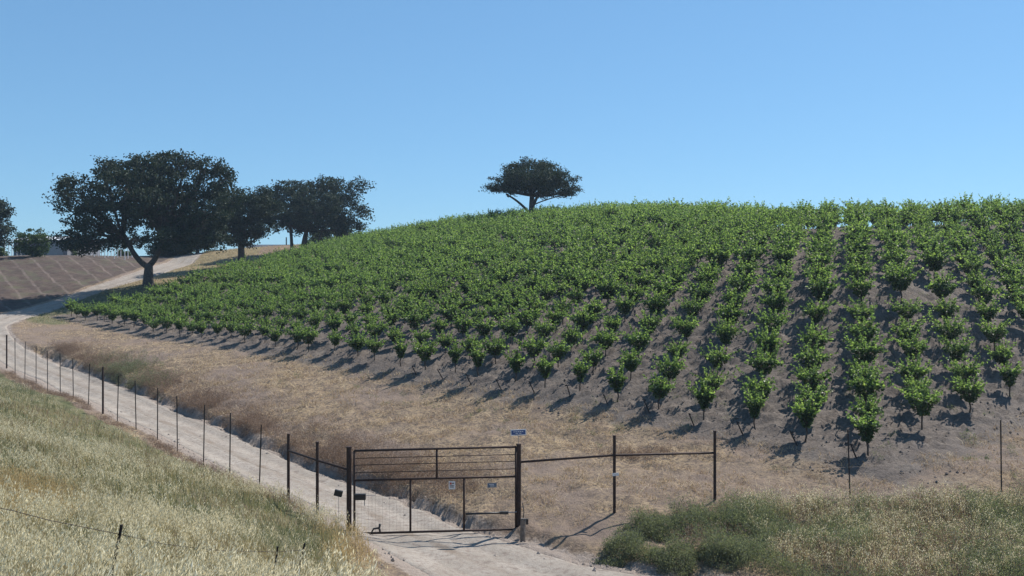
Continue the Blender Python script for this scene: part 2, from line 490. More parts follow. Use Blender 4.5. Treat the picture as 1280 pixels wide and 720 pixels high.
a_gold = strip_g * sstep(98, 108, GY)
_x = GX - EX; _y = GY - EY
n_c = (EDGE[0] * _y - EDGE[1] * _x) / (EDGE[0] * ROW[1] - EDGE[1] * ROW[0])
a_grass = strip_g * (1 - sstep(98, 110, GY)) * sstep(-3.2, -1.2, n_c) * sstep(31, 34, (_x * ROW[1] - _y * ROW[0]) / (EDGE[0] * ROW[1] - EDGE[1] * ROW[0]))
bankL = np.where((GX < np.where(GY < 27, np.interp(GY, [6, 16, 21.5, 24, 26.5], [-1.6, -2.6, -3.7, -4.3, -5.2]), fence_x(GY) - .9)) & (GY < 66) & (GX < -1), 1.0, 0.0)
a_grass = np.maximum(a_grass, bankL * .8)
a_slope = np.where((side > 0) & (GY > 66), sstep(.3, 1.2, d - hw), 0.0)
a_verge = np.where(GY < 66, (1 - sstep(.0, .9, d - hw)) * .9, (1 - sstep(-.2, .5, d - hw)))
for nme, arr in (('soil', a_soil), ('gold', a_gold), ('grass', a_grass), ('slope', a_slope), ('verge', a_verge)):
    at = me.attributes.new(nme, 'FLOAT', 'POINT'); at.data.foreach_set('value', arr.astype(np.float32).ravel())
ground = tag(link('ground', me), 'rolling ground of dry mown grass and tilled grey brown soil', 'ground', kind='structure')

# road sheet
seg = np.r_[0, np.cumsum(np.linalg.norm(np.diff(RL, axis=0), axis=1))]
S = np.arange(0, seg[-1], .22)
CX = np.interp(S, seg, RL[:, 0]); CY = np.interp(S, seg, RL[:, 1]); CW = np.interp(S, seg, RW)
TX, TY = np.gradient(CX), np.gradient(CY); tl = np.hypot(TX, TY); TX /= tl; TY /= tl
lat = np.linspace(-1, 1, 31)
WL = CW + .35 * (fbm(S * .35, S * 0 + 3.3, 71, 3) - .5); WR = CW + .35 * (fbm(S * .35, S * 0 + 9.3, 73, 3) - .5)
off = np.where(lat[None] < 0, lat[None] * WL[:, None], lat[None] * WR[:, None])
RX = CX[:, None] - TY[:, None] * off; RY = CY[:, None] + TX[:, None] * off
RZ = base_h(RX, RY) + detail_h(RX, RY) + .012 - .2 * sstep(.9, 1, np.abs(lat))[None]
ii = np.arange(RX.size).reshape(RX.shape)
rq = np.stack([ii[:-1, :-1], ii[1:, :-1], ii[1:, 1:], ii[:-1, 1:]], -1).reshape(-1, 4)
rm = mesh_np('dirt_road', np.stack([RX, RY, RZ], -1), rq, road_material(), True)
lane = np.exp(-(off / .32) ** 2) * .75 + .5 * sstep(.72, 1, np.abs(lat))[None]
at = rm.attributes.new('lane', 'FLOAT', 'POINT'); at.data.foreach_set('value', lane.astype(np.float32).ravel())
road = tag(link('dirt_road', rm), 'pale dusty dirt road passing under the gate and curving up past the oaks', 'road', kind='structure')


# ------------------------------------------------------------------ grapevines
def vine_proto(seed, tall=1.0, wide=1.0, dens=1.0):
    """head trained vine: bare trunk, dense vase of leaves, shoots spreading out of the top"""
    g = np.random.default_rng(seed)
    head = np.array((g.normal(0, .03), g.normal(0, .03), .52))
    tb = MB()
    mid = np.array((g.normal(0, .025), g.normal(0, .025), .27))
    tb.tube([(0, 0, -.12), (0, 0, .02), mid, head, head + (0, 0, .12)], [.036, .034, .03, .036, .03], 7)
    Cn = []; Ax = []; Sz = []
    nc = int(430 * dens)
    h = g.uniform(0, 1, nc) ** .8
    az = g.uniform(0, 6.283, nc)
    lob = 1 + .22 * np.sin(az * 3 + g.uniform(0, 6)) + .14 * np.sin(az * 5 + g.uniform(0, 6))
    rr = (.14 + .46 * h ** .9) * wide * lob * g.uniform(.2, 1, nc) ** .5
    core = np.stack([head[0] + rr * np.cos(az), head[1] + rr * np.sin(az), .50 + tall * .70 * h + g.normal(0, .03, nc) - .10 * (rr / .6) ** 2 * (h > .7)], -1)
    out = np.stack([np.cos(az), np.sin(az), -.25 + h * .7], -1)
    Cn.append(core); Ax.append(out + g.normal(0, .45, (nc, 3)) + np.array((0, 0, -.25))); Sz.append(g.uniform(.10, .165, nc))
    ns = int(19 * dens)
    az0 = g.uniform(0, 6.28)
    for i in range(ns):
        a = az0 + i * 2.39996 + g.normal(0, .2)
        tilt = g.uniform(.08, 1.0) * (.6 + .4 * wide)
        L = g.uniform(.42, .80) * tall * (1.3 if g.random() < .2 else 1)
        ca, sa = math.cos(a), math.sin(a)
        dv = np.array((ca * math.sin(tilt), sa * math.sin(tilt), math.cos(tilt)))
        r0 = .34 * wide * math.sin(min(tilt, 1.2)) + .05
        st = np.array((head[0] + ca * r0, head[1] + sa * r0, .52 + .46 * tall + g.uniform(-.08, .08)))
        t = np.linspace(0, 1, 6)[:, None]
        path = st + dv * L * t + np.array((ca * .3, sa * .3, .12)) * g.uniform(0, .5) * L * t * t
        tb.tube(np.r_[[head], path], np.linspace(.012, .004, 7), 4, False)
        nl = int(L * 30)
        tt = np.sort(g.uniform(.0, 1, nl))
        pp = np.stack([np.interp(tt, t[:, 0], path[:, q]) for q in range(3)], 1)
        o = rand_unit(nl, g) * (.035 + .05 * (1 - tt))[:, None]
        Cn.append(pp + o); Ax.append(o * 1.5 + dv * .06 + g.normal(0, .03, (nl, 3)))
        Sz.append((.15 - .065 * tt) * g.uniform(.8, 1.2, nl))
    Cn = np.concatenate(Cn); Ax = np.concatenate(Ax); Sz = np.concatenate(Sz)
    nrm = unit(np.array((0, 0, .9)) + .62 * g.normal(size=Cn.shape) + .6 * unit(Cn - (head + (0, 0, .4))))
    young_lit = np.zeros(len(Cn), int); young_lit[nc:] = (g.random(len(Cn) - nc) < .75)
    young_lit[:nc] = (h > .86) & (g.random(nc) < .5)
    return tb.mesh('trunk', M_bark, True), (Cn, Ax, nrm, Sz, young_lit)


PRO = []
for s in range(10):
    g = np.random.default_rng(100 + s)
    tm, lf = vine_proto(200 + s, g.uniform(.88, 1.1), g.uniform(.92, 1.25), g.uniform(.9, 1.12))
    V, T = leaves(lf[0], lf[1], lf[2], lf[3], lf[3] * .92)
    fm = mesh_np('foliage', V, T, [M_vine_shaded, M_young_lit], False, np.repeat(lf[4], 2))
    PRO.append((tm, fm, lf))
# a narrow young kind that stands at the row ends
for s in range(3):
    tm, lf = vine_proto(300 + s, .95, .66, .8)
    V, T = leaves(lf[0], lf[1], lf[2], lf[3], lf[3] * .92)
    PRO.append((tm, mesh_np('foliage', V, T, [M_vine_shaded, M_young_lit], False, np.repeat(lf[4], 2)), lf))

CRY = lambda px: np.interp(px, [300, 441, 560, 660, 760, 900, 1080, 1280, 1500], [150, 150, 132, 121, 113, 101, 84, 84, 86])
spots = []
for k in range(-12, 36):
    n0 = 0 if k >= -1 else -2 * (k + 1)
    for n in range(n0, 36):
        x, y = vine_xy(k, n)
        jt = .05 if k < 6 else .12
        x += rng.normal(0, jt); y += rng.normal(0, jt)
        px = 640 + F * x / y
        if px > 1420 or y > CRY(px): continue
        if math.hypot(x - 2.2, y - 112) < 1.6: continue
        if k > max(33, 35 - .5 * n): continue
        gap = rng.random() < .02 and n > 1
        if gap: continue
        spots.append((k, n, n - n0, x, y, px))
order = sorted(spots, key=lambda s: (not (-30 < s[5] < 1305), s[4]))
ORD = ['zeroth', 'first', 'second', 'third', 'fourth', 'fifth', 'sixth', 'seventh', 'eighth', 'ninth', 'tenth', 'eleventh', 'twelfth', 'thirteenth', 'fourteenth', 'fifteenth',
       'sixteenth', 'seventeenth', 'eighteenth', 'nineteenth', 'twentieth', 'twenty-first', 'twenty-second', 'twenty-third', 'twenty-fourth', 'twenty-fifth', 'twenty-sixth',
       'twenty-seventh', 'twenty-eighth', 'twenty-ninth', 'thirtieth']
NEAR = 300
near_set = set((s[0], s[1]) for s in order[:NEAR])
zs = hgt([s[3] for s in spots], [s[4] for s in spots])
fV = []; fT = []; fI = []; bV = []; bQ = []; cnt = 0; bc = 0
END_SCALE = {-1: (10, 1.0), 0: (11, .98), 1: (11, .95), 2: (12, .98), 3: (2, .9), 4: (12, .98), -2: (0, 1.1), -3: (3, 1.02)}
rowcount = {}
for (k, n, nn, x, y, px), z in zip(spots, zs):
    rowcount[k] = rowcount.get(k, 0) + 1
    pi = int(rng.integers(0, 10)); sc = rng.uniform(.84, 1.12) * (.93 + .23 * min(1, max(0, nn - 1) / 7))
    if nn == 0 and k in END_SCALE: pi, sc = END_SCALE[k]
    elif nn == 0 and k < 12 and rng.random() < .4: pi = 10 + int(rng.integers(0, 3)); sc = .97
    rz = rng.uniform(0, 6.28); wx = (1.0 + (.14 if k > 5 else .04) * min(1, max(0, nn - 1) / 6)) * rng.uniform(.9, 1.1)
    tm, fm, lf = PRO[pi]
    if (k, n) in near_set:
        row = k + 4                              # row 1 ends beside the last thin fence post on the right
        up = rowcount[k]
        if row >= 1:
            if up == 1:
                lab = 'green grapevine at the downhill end of the %s vine row from the right' % ORD[row]
                if k in (-1, 0, 1, 2, 4): lab = 'slim young ' + lab
                if k == -2: lab = 'big leafy grapevine on bare trunk at downhill end of second vine row from the right'
            else:
                lab = 'bushy green grapevine %s up the slope in the %s vine row from the right' % (ORD[up], ORD[row])
        else:
            r = 1 - row
            lab = 'grapevine by the right picture edge, %s up its row, %s row right of thin post' % (ORD[up], ORD[r])
        t = thing('grapevine', lab, 'grapevine', (x, y, z), rz, 'grapevines planted on the tilled hillside')
        t.scale = (sc * wx, sc * wx, sc)
        link('trunk', tm, t); link('foliage', fm, t)
    else:
        c, s_ = math.cos(rz), math.sin(rz)
        M = np.array(((c * wx, -s_ * wx, 0), (s_ * wx, c * wx, 0), (0, 0, 1))) * sc
        keep = rng.random(len(lf[0])) < (.9 if y < 75 else .8)
        gain = 1.05 if y < 75 else 1.12
        V, T = leaves(lf[0][keep] @ M.T + (x, y, z), lf[1][keep] @ M.T, lf[2][keep] @ M.T, lf[3][keep] * sc * gain, lf[3][keep] * sc * gain * .92)
        fI.append(np.repeat(lf[4][keep], 2)); fV.append(V); fT.append(T + cnt); cnt += len(V)
        a = np.arange(5) * 2 * np.pi / 5
        ring = np.c_[np.cos(a), np.sin(a), a * 0]
        tv = np.concatenate([ring * .036 + (x, y, z - .12), ring * .03 + (x, y, z + .8)])
        bV.append(tv); bQ.append(np.array([(j, (j + 1) % 5, 5 + (j + 1) % 5, 5 + j) for j in range(5)]) + bc); bc += 10
fV = np.concatenate(fV); fT = np.concatenate(fT); bV = np.concatenate(bV); bQ = np.concatenate(bQ)
farm = mesh_np('far_grapevines', np.concatenate([fV, bV]), [fT, bQ + len(fV)], [M_vine_shaded, M_young_lit, M_bark], False, np.r_[np.concatenate(fI), np.full(len(bQ), 2)])
tag(link('far_grapevines', farm), 'mass of green grapevines covering the upper hillside to its crest', 'grapevines', kind='stuff')

# short leaning stakes in front of the row ends
stk = []
for k in range(-1, 11):
    x, y = vine_xy(k, 0)
    stk.append((k, x - .42, y - .35))
for k, x, y in stk:
    z = h1(x, y)
    mb = MB(); mb.tube([(0, 0, -.15), (-.30 + rng.normal(0, .04), -.05, .52 + rng.normal(0, .04))], [.028, .026], 6)
    mb.tube([(-.27, -.05, .44), (-.21, -.045, .47)], [.034, .034], 6)
    tag(mb.build('row_end_stake', M_tpost, None, False, (x, y, z)), 'short dark stake leaning at the downhill end of the %s vine row from the right' % ORD[k + 4], 'stake',
        'leaning stakes at the vine row ends')


# ------------------------------------------------------------------ trees
def bez(p0, p1, p2, n=7):
    t = np.linspace(0, 1, n)[:, None]
    return (1 - t) ** 2 * p0 + 2 * t * (1 - t) * p1 + t * t * p2


def oak(name, base, blobs, label, cat, trunk_r, fork, nleaf, leaf, group, mat=M_oak, limbs=None, seed=1, twigs=True, clump=.75, extra=(), forks=None):
    """base: world point; blobs: ellipsoids (dx,dy,dz, rx,ry,rz) in metres from the base"""
    g = np.random.default_rng(seed)
    t = thing(name, label, cat, base, 0, group)
    tb = MB()
    fork = np.array(fork, float)
    fork0 = fork
    lean = np.array((fork[0] * .4, fork[1] * .4, fork[2] * .5))
    tb.tube(bez(np.array((0, 0, -.4)), lean, fork, 7), np.linspace(trunk_r * 1.25, trunk_r * .82, 7) * np.r_[1.25, 1.02, 1, 1, 1, 1, 1], 10)
    for (st, mid, en, r0, r1) in extra:
        tb.tube(bez(np.array(st, float), np.array(mid, float), np.array(en, float), 9), np.linspace(r0, r1, 9), 8)
    vol = np.array([b[3] * b[4] * b[5] for b in blobs]) ** .75
    vol = vol / vol.sum()
    Cn = []; Nr = []
    for bi, b in enumerate(blobs):
        c = np.array(b[:3]); r = np.array(b[3:])
        fork = np.array(min(forks, key=lambda q: np.linalg.norm(np.array(q) - c)), float) if forks else np.array(fork, float)
        midp = fork * .5 + c * .5 + np.array((0, 0, -.25 * r[2])) + g.normal(0, .25, 3)
        L = np.linalg.norm(c - fork)
        r0 = trunk_r * np.clip(.25 + .35 * r.min() / 2.5, .2, .6)
        path = bez(fork, midp, c, 8)
        tb.tube(path, np.linspace(r0, r0 * .3, 8), 7)
        ncl = max(6, int(nleaf * vol[bi] / 36))
        u = rand_unit(ncl, g)
        rad = g.uniform(.25, 1, ncl)[:, None] ** .45
        cl = c + u * rad * r * (1 + .07 * g.normal(size=(ncl, 1)))
        if twigs:
            for j in range(min(ncl, 26)):
                sidx = g.integers(3, 8)
                tb.tube(bez(path[sidx], (path[sidx] + cl[j]) / 2 + g.normal(0, .15, 3), cl[j], 4), np.linspace(r0 * .22, .012, 4), 4, False)
        m = 36
        cr = clump * g.uniform(.65, 1.45, (ncl, 1, 1))
        pts = cl[:, None, :] + np.clip(g.normal(0, .5, (ncl, m, 3)), -.85, .85) * cr * np.array((1, 1, .62))
        Cn.append(pts.reshape(-1, 3)); Nr.append(np.repeat(u, m, 0))
    Cn = np.concatenate(Cn); Nr = np.concatenate(Nr)
    n = len(Cn)
    ax = g.normal(size=(n, 3)) + Nr * .4
    nr = unit(np.array((0, 0, .8)) + Nr * .5 + g.normal(0, .7, (n, 3)))
    sz = leaf * g.uniform(.7, 1.35, n)
    V, T = leaves(Cn, ax, nr, sz, sz * .75)
    link('trunk', tb.mesh('trunk', M_oakbark, True), t)
    link('crown', mesh_np('crown', V, T, mat), t)
    return t


def PB(base, px, py, rx, rz, dy=0.0, ry=None):
    """ellipsoid of a crown, surveyed at the tree's own distance"""
    Y = base[1]; s = Y / F
    return ((px - 640) * s - base[0], dy, (360 - py) * s - base[2], rx * s, (ry if ry else rx * .95) * s, rz * s)


def at_ground(px, Y):
    x = (px - 640) / F * Y
    return (x, Y, h1(x, Y))


# big oak
b1 = at_ground(185, 102)
B = lambda *a: PB(b1, *a)
oak('oak_tree', b1, [B(110, 245, 38, 26, -1.5), B(150, 225, 42, 28, 2), B(200, 222, 40, 30, -2), B(245, 226, 40, 30, 1.5), B(268, 262, 30, 30, -1), B(100, 288, 26, 18, .5),
                     B(150, 275, 45, 26, -2.5), B(210, 268, 46, 28, 2.5), B(120, 305, 40, 11, -1), B(95, 308, 22, 10, 1), B(150, 300, 30, 9, 3), B(225, 300, 34, 14, -3), B(262, 285, 26, 22, -2), B(238, 292, 34, 20, 0), B(265, 300, 18, 14, 1), B(180, 250, 45, 35, 4), B(185, 250, 45, 32, -4.5),
                     B(86, 262, 14, 9, 0), B(215, 205, 30, 13, 0), B(165, 213, 34, 14, 0), B(258, 208, 22, 12, 0), B(80, 243, 10, 6, 1), B(92, 232, 10, 6, -1), B(76, 300, 9, 7, 0), B(128, 210, 16, 9, 0), B(195, 197, 16, 8, 1), B(238, 197, 14, 8, -1), B(283, 222, 12, 10, 0), B(297, 250, 8, 10, 0)],
    'largest dark oak with forked trunk standing beside the dirt road at the vineyard corner', 'tree', .5, (.1, 0, 2.3), 42000, .27, 'oaks along the dirt road', seed=11, forks=[(-2.6, -.4, 5.2), (1.7, .2, 5.6)],
    extra=[((.05, 0, 2.0), (-1.3, 0, 2.5), (-2.4, -.4, 5.4), .34, .24), ((.1, 0, 2.1), (1.3, .2, 3.2), (1.5, .2, 5.8), .33, .22)])
# second oak with a slim bare trunk, above the vines
b2 = at_ground(302, 121)
B = lambda *a: PB(b2, *a)
oak('oak_tree', b2, [B(300, 262, 34, 24, 0), B(282, 285, 26, 17, 1), B(322, 258, 20, 16, -1), B(318, 284, 22, 15, .5), B(276, 255, 22, 20, 1.5), B(330, 240, 10, 7, 0), B(300, 300, 22, 8, 0), B(336, 262, 14, 18, 1), B(270, 290, 16, 14, -1)],
    'middle dark oak with a slim bare trunk on the golden slope above the vines', 'tree', .42, (-.1, 0, 3.4), 20000, .27, 'oaks along the dirt road', seed=12,
    extra=[((0, 0, 2.4), (1.4, 0, 2.6), (2.6, 0, 4.4), .14, .07)])
# third, many stemmed clump
b3 = at_ground(378, 136)
B = lambda *a: PB(b3, *a)
oak('oak_tree', b3, [B(365, 252, 34, 26, 0), B(400, 245, 36, 22, 1), B(428, 262, 28, 24, 0), B(352, 272, 24, 18, -1), B(390, 275, 40, 20, 2), B(435, 285, 22, 14, 0), B(448, 232, 15, 9, 0),
                     B(455, 265, 9, 14, 0), B(400, 262, 36, 24, -3), B(412, 230, 22, 8, 0), B(360, 232, 16, 8, 0), B(345, 252, 12, 12, 0), B(338, 266, 14, 18, 1), B(335, 246, 9, 8, 0)],
    'broad dark oak clump with several trunks, rightmost of the oaks by the road', 'tree', .38, (.6, 0, 3.2), 30000, .28, 'oaks along the dirt road', seed=13,
    extra=[((-1.6, 0, -.3), (-1.5, 0, 2), (-1.9, 0, 4.5), .27, .2), ((5.6, 1, -.2), (5.2, .5, 2.2), (5.8, 0, 4), .24, .16), ((2.4, .4, -.2), (2.0, 0, 2.0), (3.4, 0, 4), .22, .15)])
# grey-green shrub to the right of the clump's trunks
b3b = at_ground(425, 146)
B = lambda *a: PB(b3b, *a)
oak('shrub', b3b, [B(412, 296, 26, 10, 0), B(435, 294, 18, 9, 1), B(395, 299, 14, 7, 0)], 'low grey green shrub under the rightmost oak clump', 'shrub', .12, (0, 0, .6), 5000, .25, None, mat=M_bush, seed=14)
# hilltop oak
b4 = at_ground(664, 113)
B = lambda *a: PB(b4, *a)
oak('oak_tree', b4, [B(664, 213, 34, 14, 0), B(632, 228, 22, 9, 1), B(700, 226, 24, 11, -1), B(664, 225, 40, 11, 2.5), B(664, 225, 38, 11, -2.5), B(615, 235, 11, 5, 0), B(712, 238, 15, 6, 0),
                     B(645, 214, 18, 9, 0), B(686, 212, 18, 9, 1), B(640, 239, 14, 3.5, 0), B(692, 241, 26, 4.5, 0), B(672, 236, 30, 5, -2), B(630, 236, 18, 4.5, 1), B(645, 240, 14, 4, -2), B(680, 240, 16, 4, 2)],
    'lone flat topped oak standing on the hill crest behind the vines', 'tree', .36, (.1, 0, 3.5), 24000, .2, None, seed=15, clump=.6,
    extra=[((-.2, 0, 1.4), (-1.6, 0, 3.0), (-3.1, 0, 3.7), .17, .1), ((.1, 0, 2.3), (1.4, 0, 3.0), (4.0, 0, 3.6), .09, .05), ((0, 0, 1.8), (.5, 0, 3), (1.4, 0, 4.6), .24, .12)])
# edge-of-frame oak
b5 = at_ground(-22, 122)
B = lambda *a: PB(b5, *a)
oak('oak_tree', b5, [B(-20, 262, 26, 20, 0), B(2, 285, 14, 18, 0), B(-30, 290, 22, 16, 1), B(4, 262, 10, 10, 0), B(-50, 270, 22, 20, 0), B(0, 303, 12, 5, 0)],
    'dark oak cut off by the left picture edge near the metal shed', 'tree', .4, (0, 0, 3), 14000, .26, None, seed=16)
# small trees behind the big oak
for px, Y, bl, sd, lab in [(212, 140, [(212, 300, 17, 22, 0), (200, 314, 14, 10, 0), (222, 312, 13, 12, 0)], 17, 'small dark tree partly hidden behind the big oak'),
                           (247, 142, [(248, 285, 22, 20, 0), (258, 305, 12, 8, 0), (238, 306, 9, 9, 0)], 18, 'small multi stemmed tree on the golden slope behind the big oak')]:
    bb = at_ground(px, Y)
    oak('small_tree', bb, [PB(bb, *q) for q in bl], lab, 'tree', .26, (0, 0, 1.6), 8000, .28, None, seed=sd,
        extra=[((.1, 0, .2), (-.7, 0, 1.8), (-1.0, 0, 3.6), .16, .1)] if px == 247 else ())
for px, Y, w, h, lab, sd in [(40, 123, 21, 38, 'round green bush in front of the grey metal shed', 31), (155, 150, 9, 12, 'small dark bush on the skyline left of the forked trunk', 32),
                             (235, 152, 12, 20, 'green bush on the skyline between two small trees', 33), (-2, 128, 8, 12, 'small bush on the slope crest at the left picture edge', 34),
                             (85, 140, 10, 14, 'low bush beside the right end of the metal shed', 35), (268, 160, 22, 11, 'long low hedge bush behind the golden slope', 36)]:
    bb = at_ground(px, Y)
    s = Y / F
    oak('bush', bb, [(0, 0, h * s * .5, w * s * .85, w * s * .8, h * s * .5), (-w * s * .45, 0, h * s * .35, w * s * .55, w * s * .5, h * s * .36), (w * s * .45, 0, h * s * .4, w * s * .5, w * s * .5, h * s * .4)],
        lab, 'bush', .09, (0, 0, h * s * .2), 3500 if w > 15 else 1600, .24, None, mat=M_bush, seed=sd, clump=.5)


# ------------------------------------------------------------------ far buildings and stakes
def shed(px0, px1, ytop, Y, depth, label, wallm, roofm, ridge=.5, dark=False):
    x0 = (px0 - 640) / F * Y; x1 = (px1 - 640) / F * Y
    zt = (360 - ytop) / F * Y
    cx = (x0 + x1) / 2; z0 = min(h1(x0, Y), h1(x1, Y)) - .3
    w = x1 - x0; H = zt - z0
    t = thing('metal_shed', label, 'shed', (cx, Y + depth / 2, z0))
    mb = MB(); mb.box((0, 0, (H - ridge) / 2), (w, depth, H - ridge)); 
    hh = H - ridge
    mb.add([(-w / 2, -depth / 2, hh), (-w / 2, depth / 2, hh), (-w / 2, 0, H - .04), (w / 2, -depth / 2, hh), (w / 2, depth / 2, hh), (w / 2, 0, H - .04)], t=[(0, 2, 1), (3, 4, 5)])
    mb.build('wall', wallm, t)
    rb = MB()
    for s in (-1, 1):
        y0 = s * (depth / 2 + .25); zz0 = hh - .1
        v = []
        for xx in (-w / 2 - .25, w / 2 + .25):
            v += [(xx, y0, zz0), (xx, 0, H), (xx, 0, H + .09), (xx, y0, zz0 + .09)]
        rb.add(v, [(0, 1, 2, 3), (4, 7, 6, 5), (0, 4, 5, 1), (3, 2, 6, 7), (0, 3, 7, 4)])
    rb.build('roof', roofm, t)
    db = MB(); db.box((w * .28, -depth / 2 - .02, 1.35), (2.4, .06, 2.7)); db.build('door', M_galv, t)
    return t


def ribbed(name, c1, c2):
    m, nt, b = new_mat(name)
    g = N(nt, 'ShaderNodeNewGeometry', name='geo')
    wv = N(nt, 'ShaderNodeTexWave'); wv.bands_direction = 'X'; wv.inputs['Scale'].default_value = 1.0; wv.inputs['Distortion'].default_value = 0
    nt.links.new(g.outputs['Position'], wv.inputs[0])
    c = mixc(nt, noise(nt, .6, 4), c1, c2)
    nt.links.new(c, b.inputs['Base Color']); b.inputs['Roughness'].default_value = .55
    bp = N(nt, 'ShaderNodeBump'); bp.inputs['Strength'].default_value = .5; bp.inputs['Distance'].default_value = .04
    nt.links.new(wv.outputs[1], bp.inputs['Height']); nt.links.new(bp.outputs[0], b.inputs['Normal'])
    return m


M_shedw = ribbed('shed_wall', (.15, .15, .165), (.19, .19, .205)); M_shedr = ribbed('shed_roof', (.55, .56, .58), (.66, .67, .69))
M_darkroof = ribbed('dark_roof', (.05, .055, .065), (.08, .085, .095))
shed(17, 84, 294, 138, 11, 'grey ribbed metal shed with pale roof behind the round bush', M_shedw, M_shedr, .7)
lowh = shed(306, 368, 305, 190, 9, 'distant low building with dark roof seen between the oaks', M_white, M_darkroof, 1.0)
lowh.name = 'farm_building'; lowh['category'] = 'building'
vp = MB(); vp.tube([(2.6, -1, 3.0), (2.6, -1, 6.4 + .3)], .13, 8); vp.build('vent_pipe', M_black, lowh)
for i, px in enumerate([6, 11, 15, 21, 26, 114, 118, 123, 127, 131, 135, 139, 143, 147, 151, 156, 160, 165]):
    Y = 128 + (i % 3) * 2.5
    bx = at_ground(px, Y)
    hh = (18 if px > 100 else 20) * Y / F * rng.uniform(.8, 1.1)
    mb = MB(); mb.tube([(0, 0, -.2), (rng.normal(0, .02), 0, hh)], .055, 6)
    mb.tube([(0, 0, hh * .97), (.01, 0, hh + .03)], .075, 6)
    left = px < 100
    idx_ = i + 1 if left else i - 4
    tag(mb.build('trellis_stake', M_tube, None, False, bx),
        ('pale upright stake left of the shed, %s from the left picture edge' if left else 'pale upright stake on the slope crest, %s to the right of the shed') % ORD[idx_], 'stake',
        'pale stakes on the far slope crest')


# ------------------------------------------------------------------ gate and fences
def lerp(a, b, t): return np.asarray(a) * (1 - t) + np.asarray(b) * t


gl = np.array(P(443, 665, 27)); gr = np.array(P(645, 661, 27))
def G(px, py):                       # a point in the gate's own upright plane
    return np.array(P(px, py, 27.0)) - np.array(gate.location)
gate = thing('ranch_gate', 'wide rusty steel pipe gate with wire mesh closing the dirt road', 'gate', tuple((gl + gr) / 2))
r = .034
ft = MB()
ft.tube([G(443, 563.5), G(443, 667)], r, 8); ft.tube([G(645, 558), G(645, 662)], r, 8)
ft.tube([G(443, 563.5), G(645, 558.5)], r, 8); ft.tube([G(443, 667), G(645, 661.5)], r, 8); ft.tube([G(443, 600.5), G(645, 595.5)], r, 8)
ft.build('frame', M_rust, gate, True)
for (xa, ya, xb, yb) in [(546, 561, 546, 598), (513, 599.5, 513, 665), (580, 597, 580, 663.5)]:
    mb = MB(); mb.tube([G(xa, ya), G(xb, yb)], .032, 8); mb.build('upright_bar', M_rust, gate, True)
for dy in (10, 18.5, 28):
    mb = MB(); mb.tube([G(443, 563 + dy), G(645, 558 + dy)], .013, 6); mb.build('rail', M_rust, gate, True)
wm = MB()
for i in range(1, 46):
    t = i / 46
    px = 443 + 202 * t
    wm.tube([G(px, 600.5 - 5 * t), G(px, 667 - 5.5 * t)], .0018, 3, False)
for i in range(1, 16):
    t = i / 16
    wm.tube([G(443, 600.5 + 66.5 * t), G(645, 595.5 + 66 * t)], .0018, 3, False)
wm.build('wire_mesh', M_wire, gate)
# linear opener arm low on the right leaf
ob = thing('gate_opener_arm', 'slim dark opener arm along the lower right of the gate', 'opener arm', tuple(np.array(P(614, 641, 26.92))))
O = lambda px, py, Y=26.92: np.array(P(px, py, Y)) - np.array(ob.location)
mb = MB(); mb.tube([O(582, 642.5), O(628, 641)], .03, 8); mb.build('cylinder', M_black, ob, True)
mb = MB(); mb.tube([O(626, 641), O(646, 640)], .016, 8); mb.build('piston_rod', M_galv, ob, True)
mb = MB(); mb.box(O(630, 641), (.26, .09, .075)); mb.build('motor_housing', M_black, ob)


def pipe_post(name, px, ytop, Y, rad, parent=None, label=None, cat=None, depth=.3, mat=M_rust, loc=None):
    x = (px - 640) / F * Y; zt = (360 - ytop) / F * Y; zg = h1(x, Y)
    loc = loc if loc is not None else np.zeros(3)
    mb = MB(); mb.tube(np.array([(x, Y, zg - depth), (x, Y, zt)]) - loc, rad, 12)
    mb.tube(np.array([(x, Y, zt - .015), (x, Y, zt + .02)]) - loc, rad * 1.12, 12)
    o = mb.build(name, mat, parent)
    if label:
        o.data.transform(__import__('mathutils').Matrix.Translation(-Vector((x, Y, zg)))); o.location = (x, Y, zg)
        tag(o, label, cat, 'gate posts')
    return o


pipe_post('gate_post', 436.3, 559, 27, .075, label='thick rusty gate post at the left end, half sunk in oats', cat='post')
pipe_post('gate_post', 648.4, 555.5, 27.02, .07, label='thick rusty gate post at the right end beside the wooden stub', cat='post')


def t_post(parent, x, y, top, loc, rot=0, lean=(0, 0), r_=1.0):
    zg = h1(x, y)
    mb = MB()
    a = np.array((x, y, zg - .3)) - loc; b = np.array((x + lean[0], y + lean[1], top)) - loc
    dv = b - a; L = np.linalg.norm(dv)
    zax = dv / L; xax = unit(np.cross((0, 1.0, 0), zax)); yax = np.cross(zax, xax)
    M = np.stack([xax, yax, zax], 1)
    mb.box((a + b) / 2, (.042 * r_, .008, L), M)
    mb.box((a + b) / 2 + yax * .020, (.008, .032, L), M)
    for i in range(int(L / .11)):
        mb.box(a + zax * (.4 + i * .11) - yax * .008, (.014, .012, .03), M) if .4 + i * .11 < L else None
    return mb.build('post', M_tpost, parent)


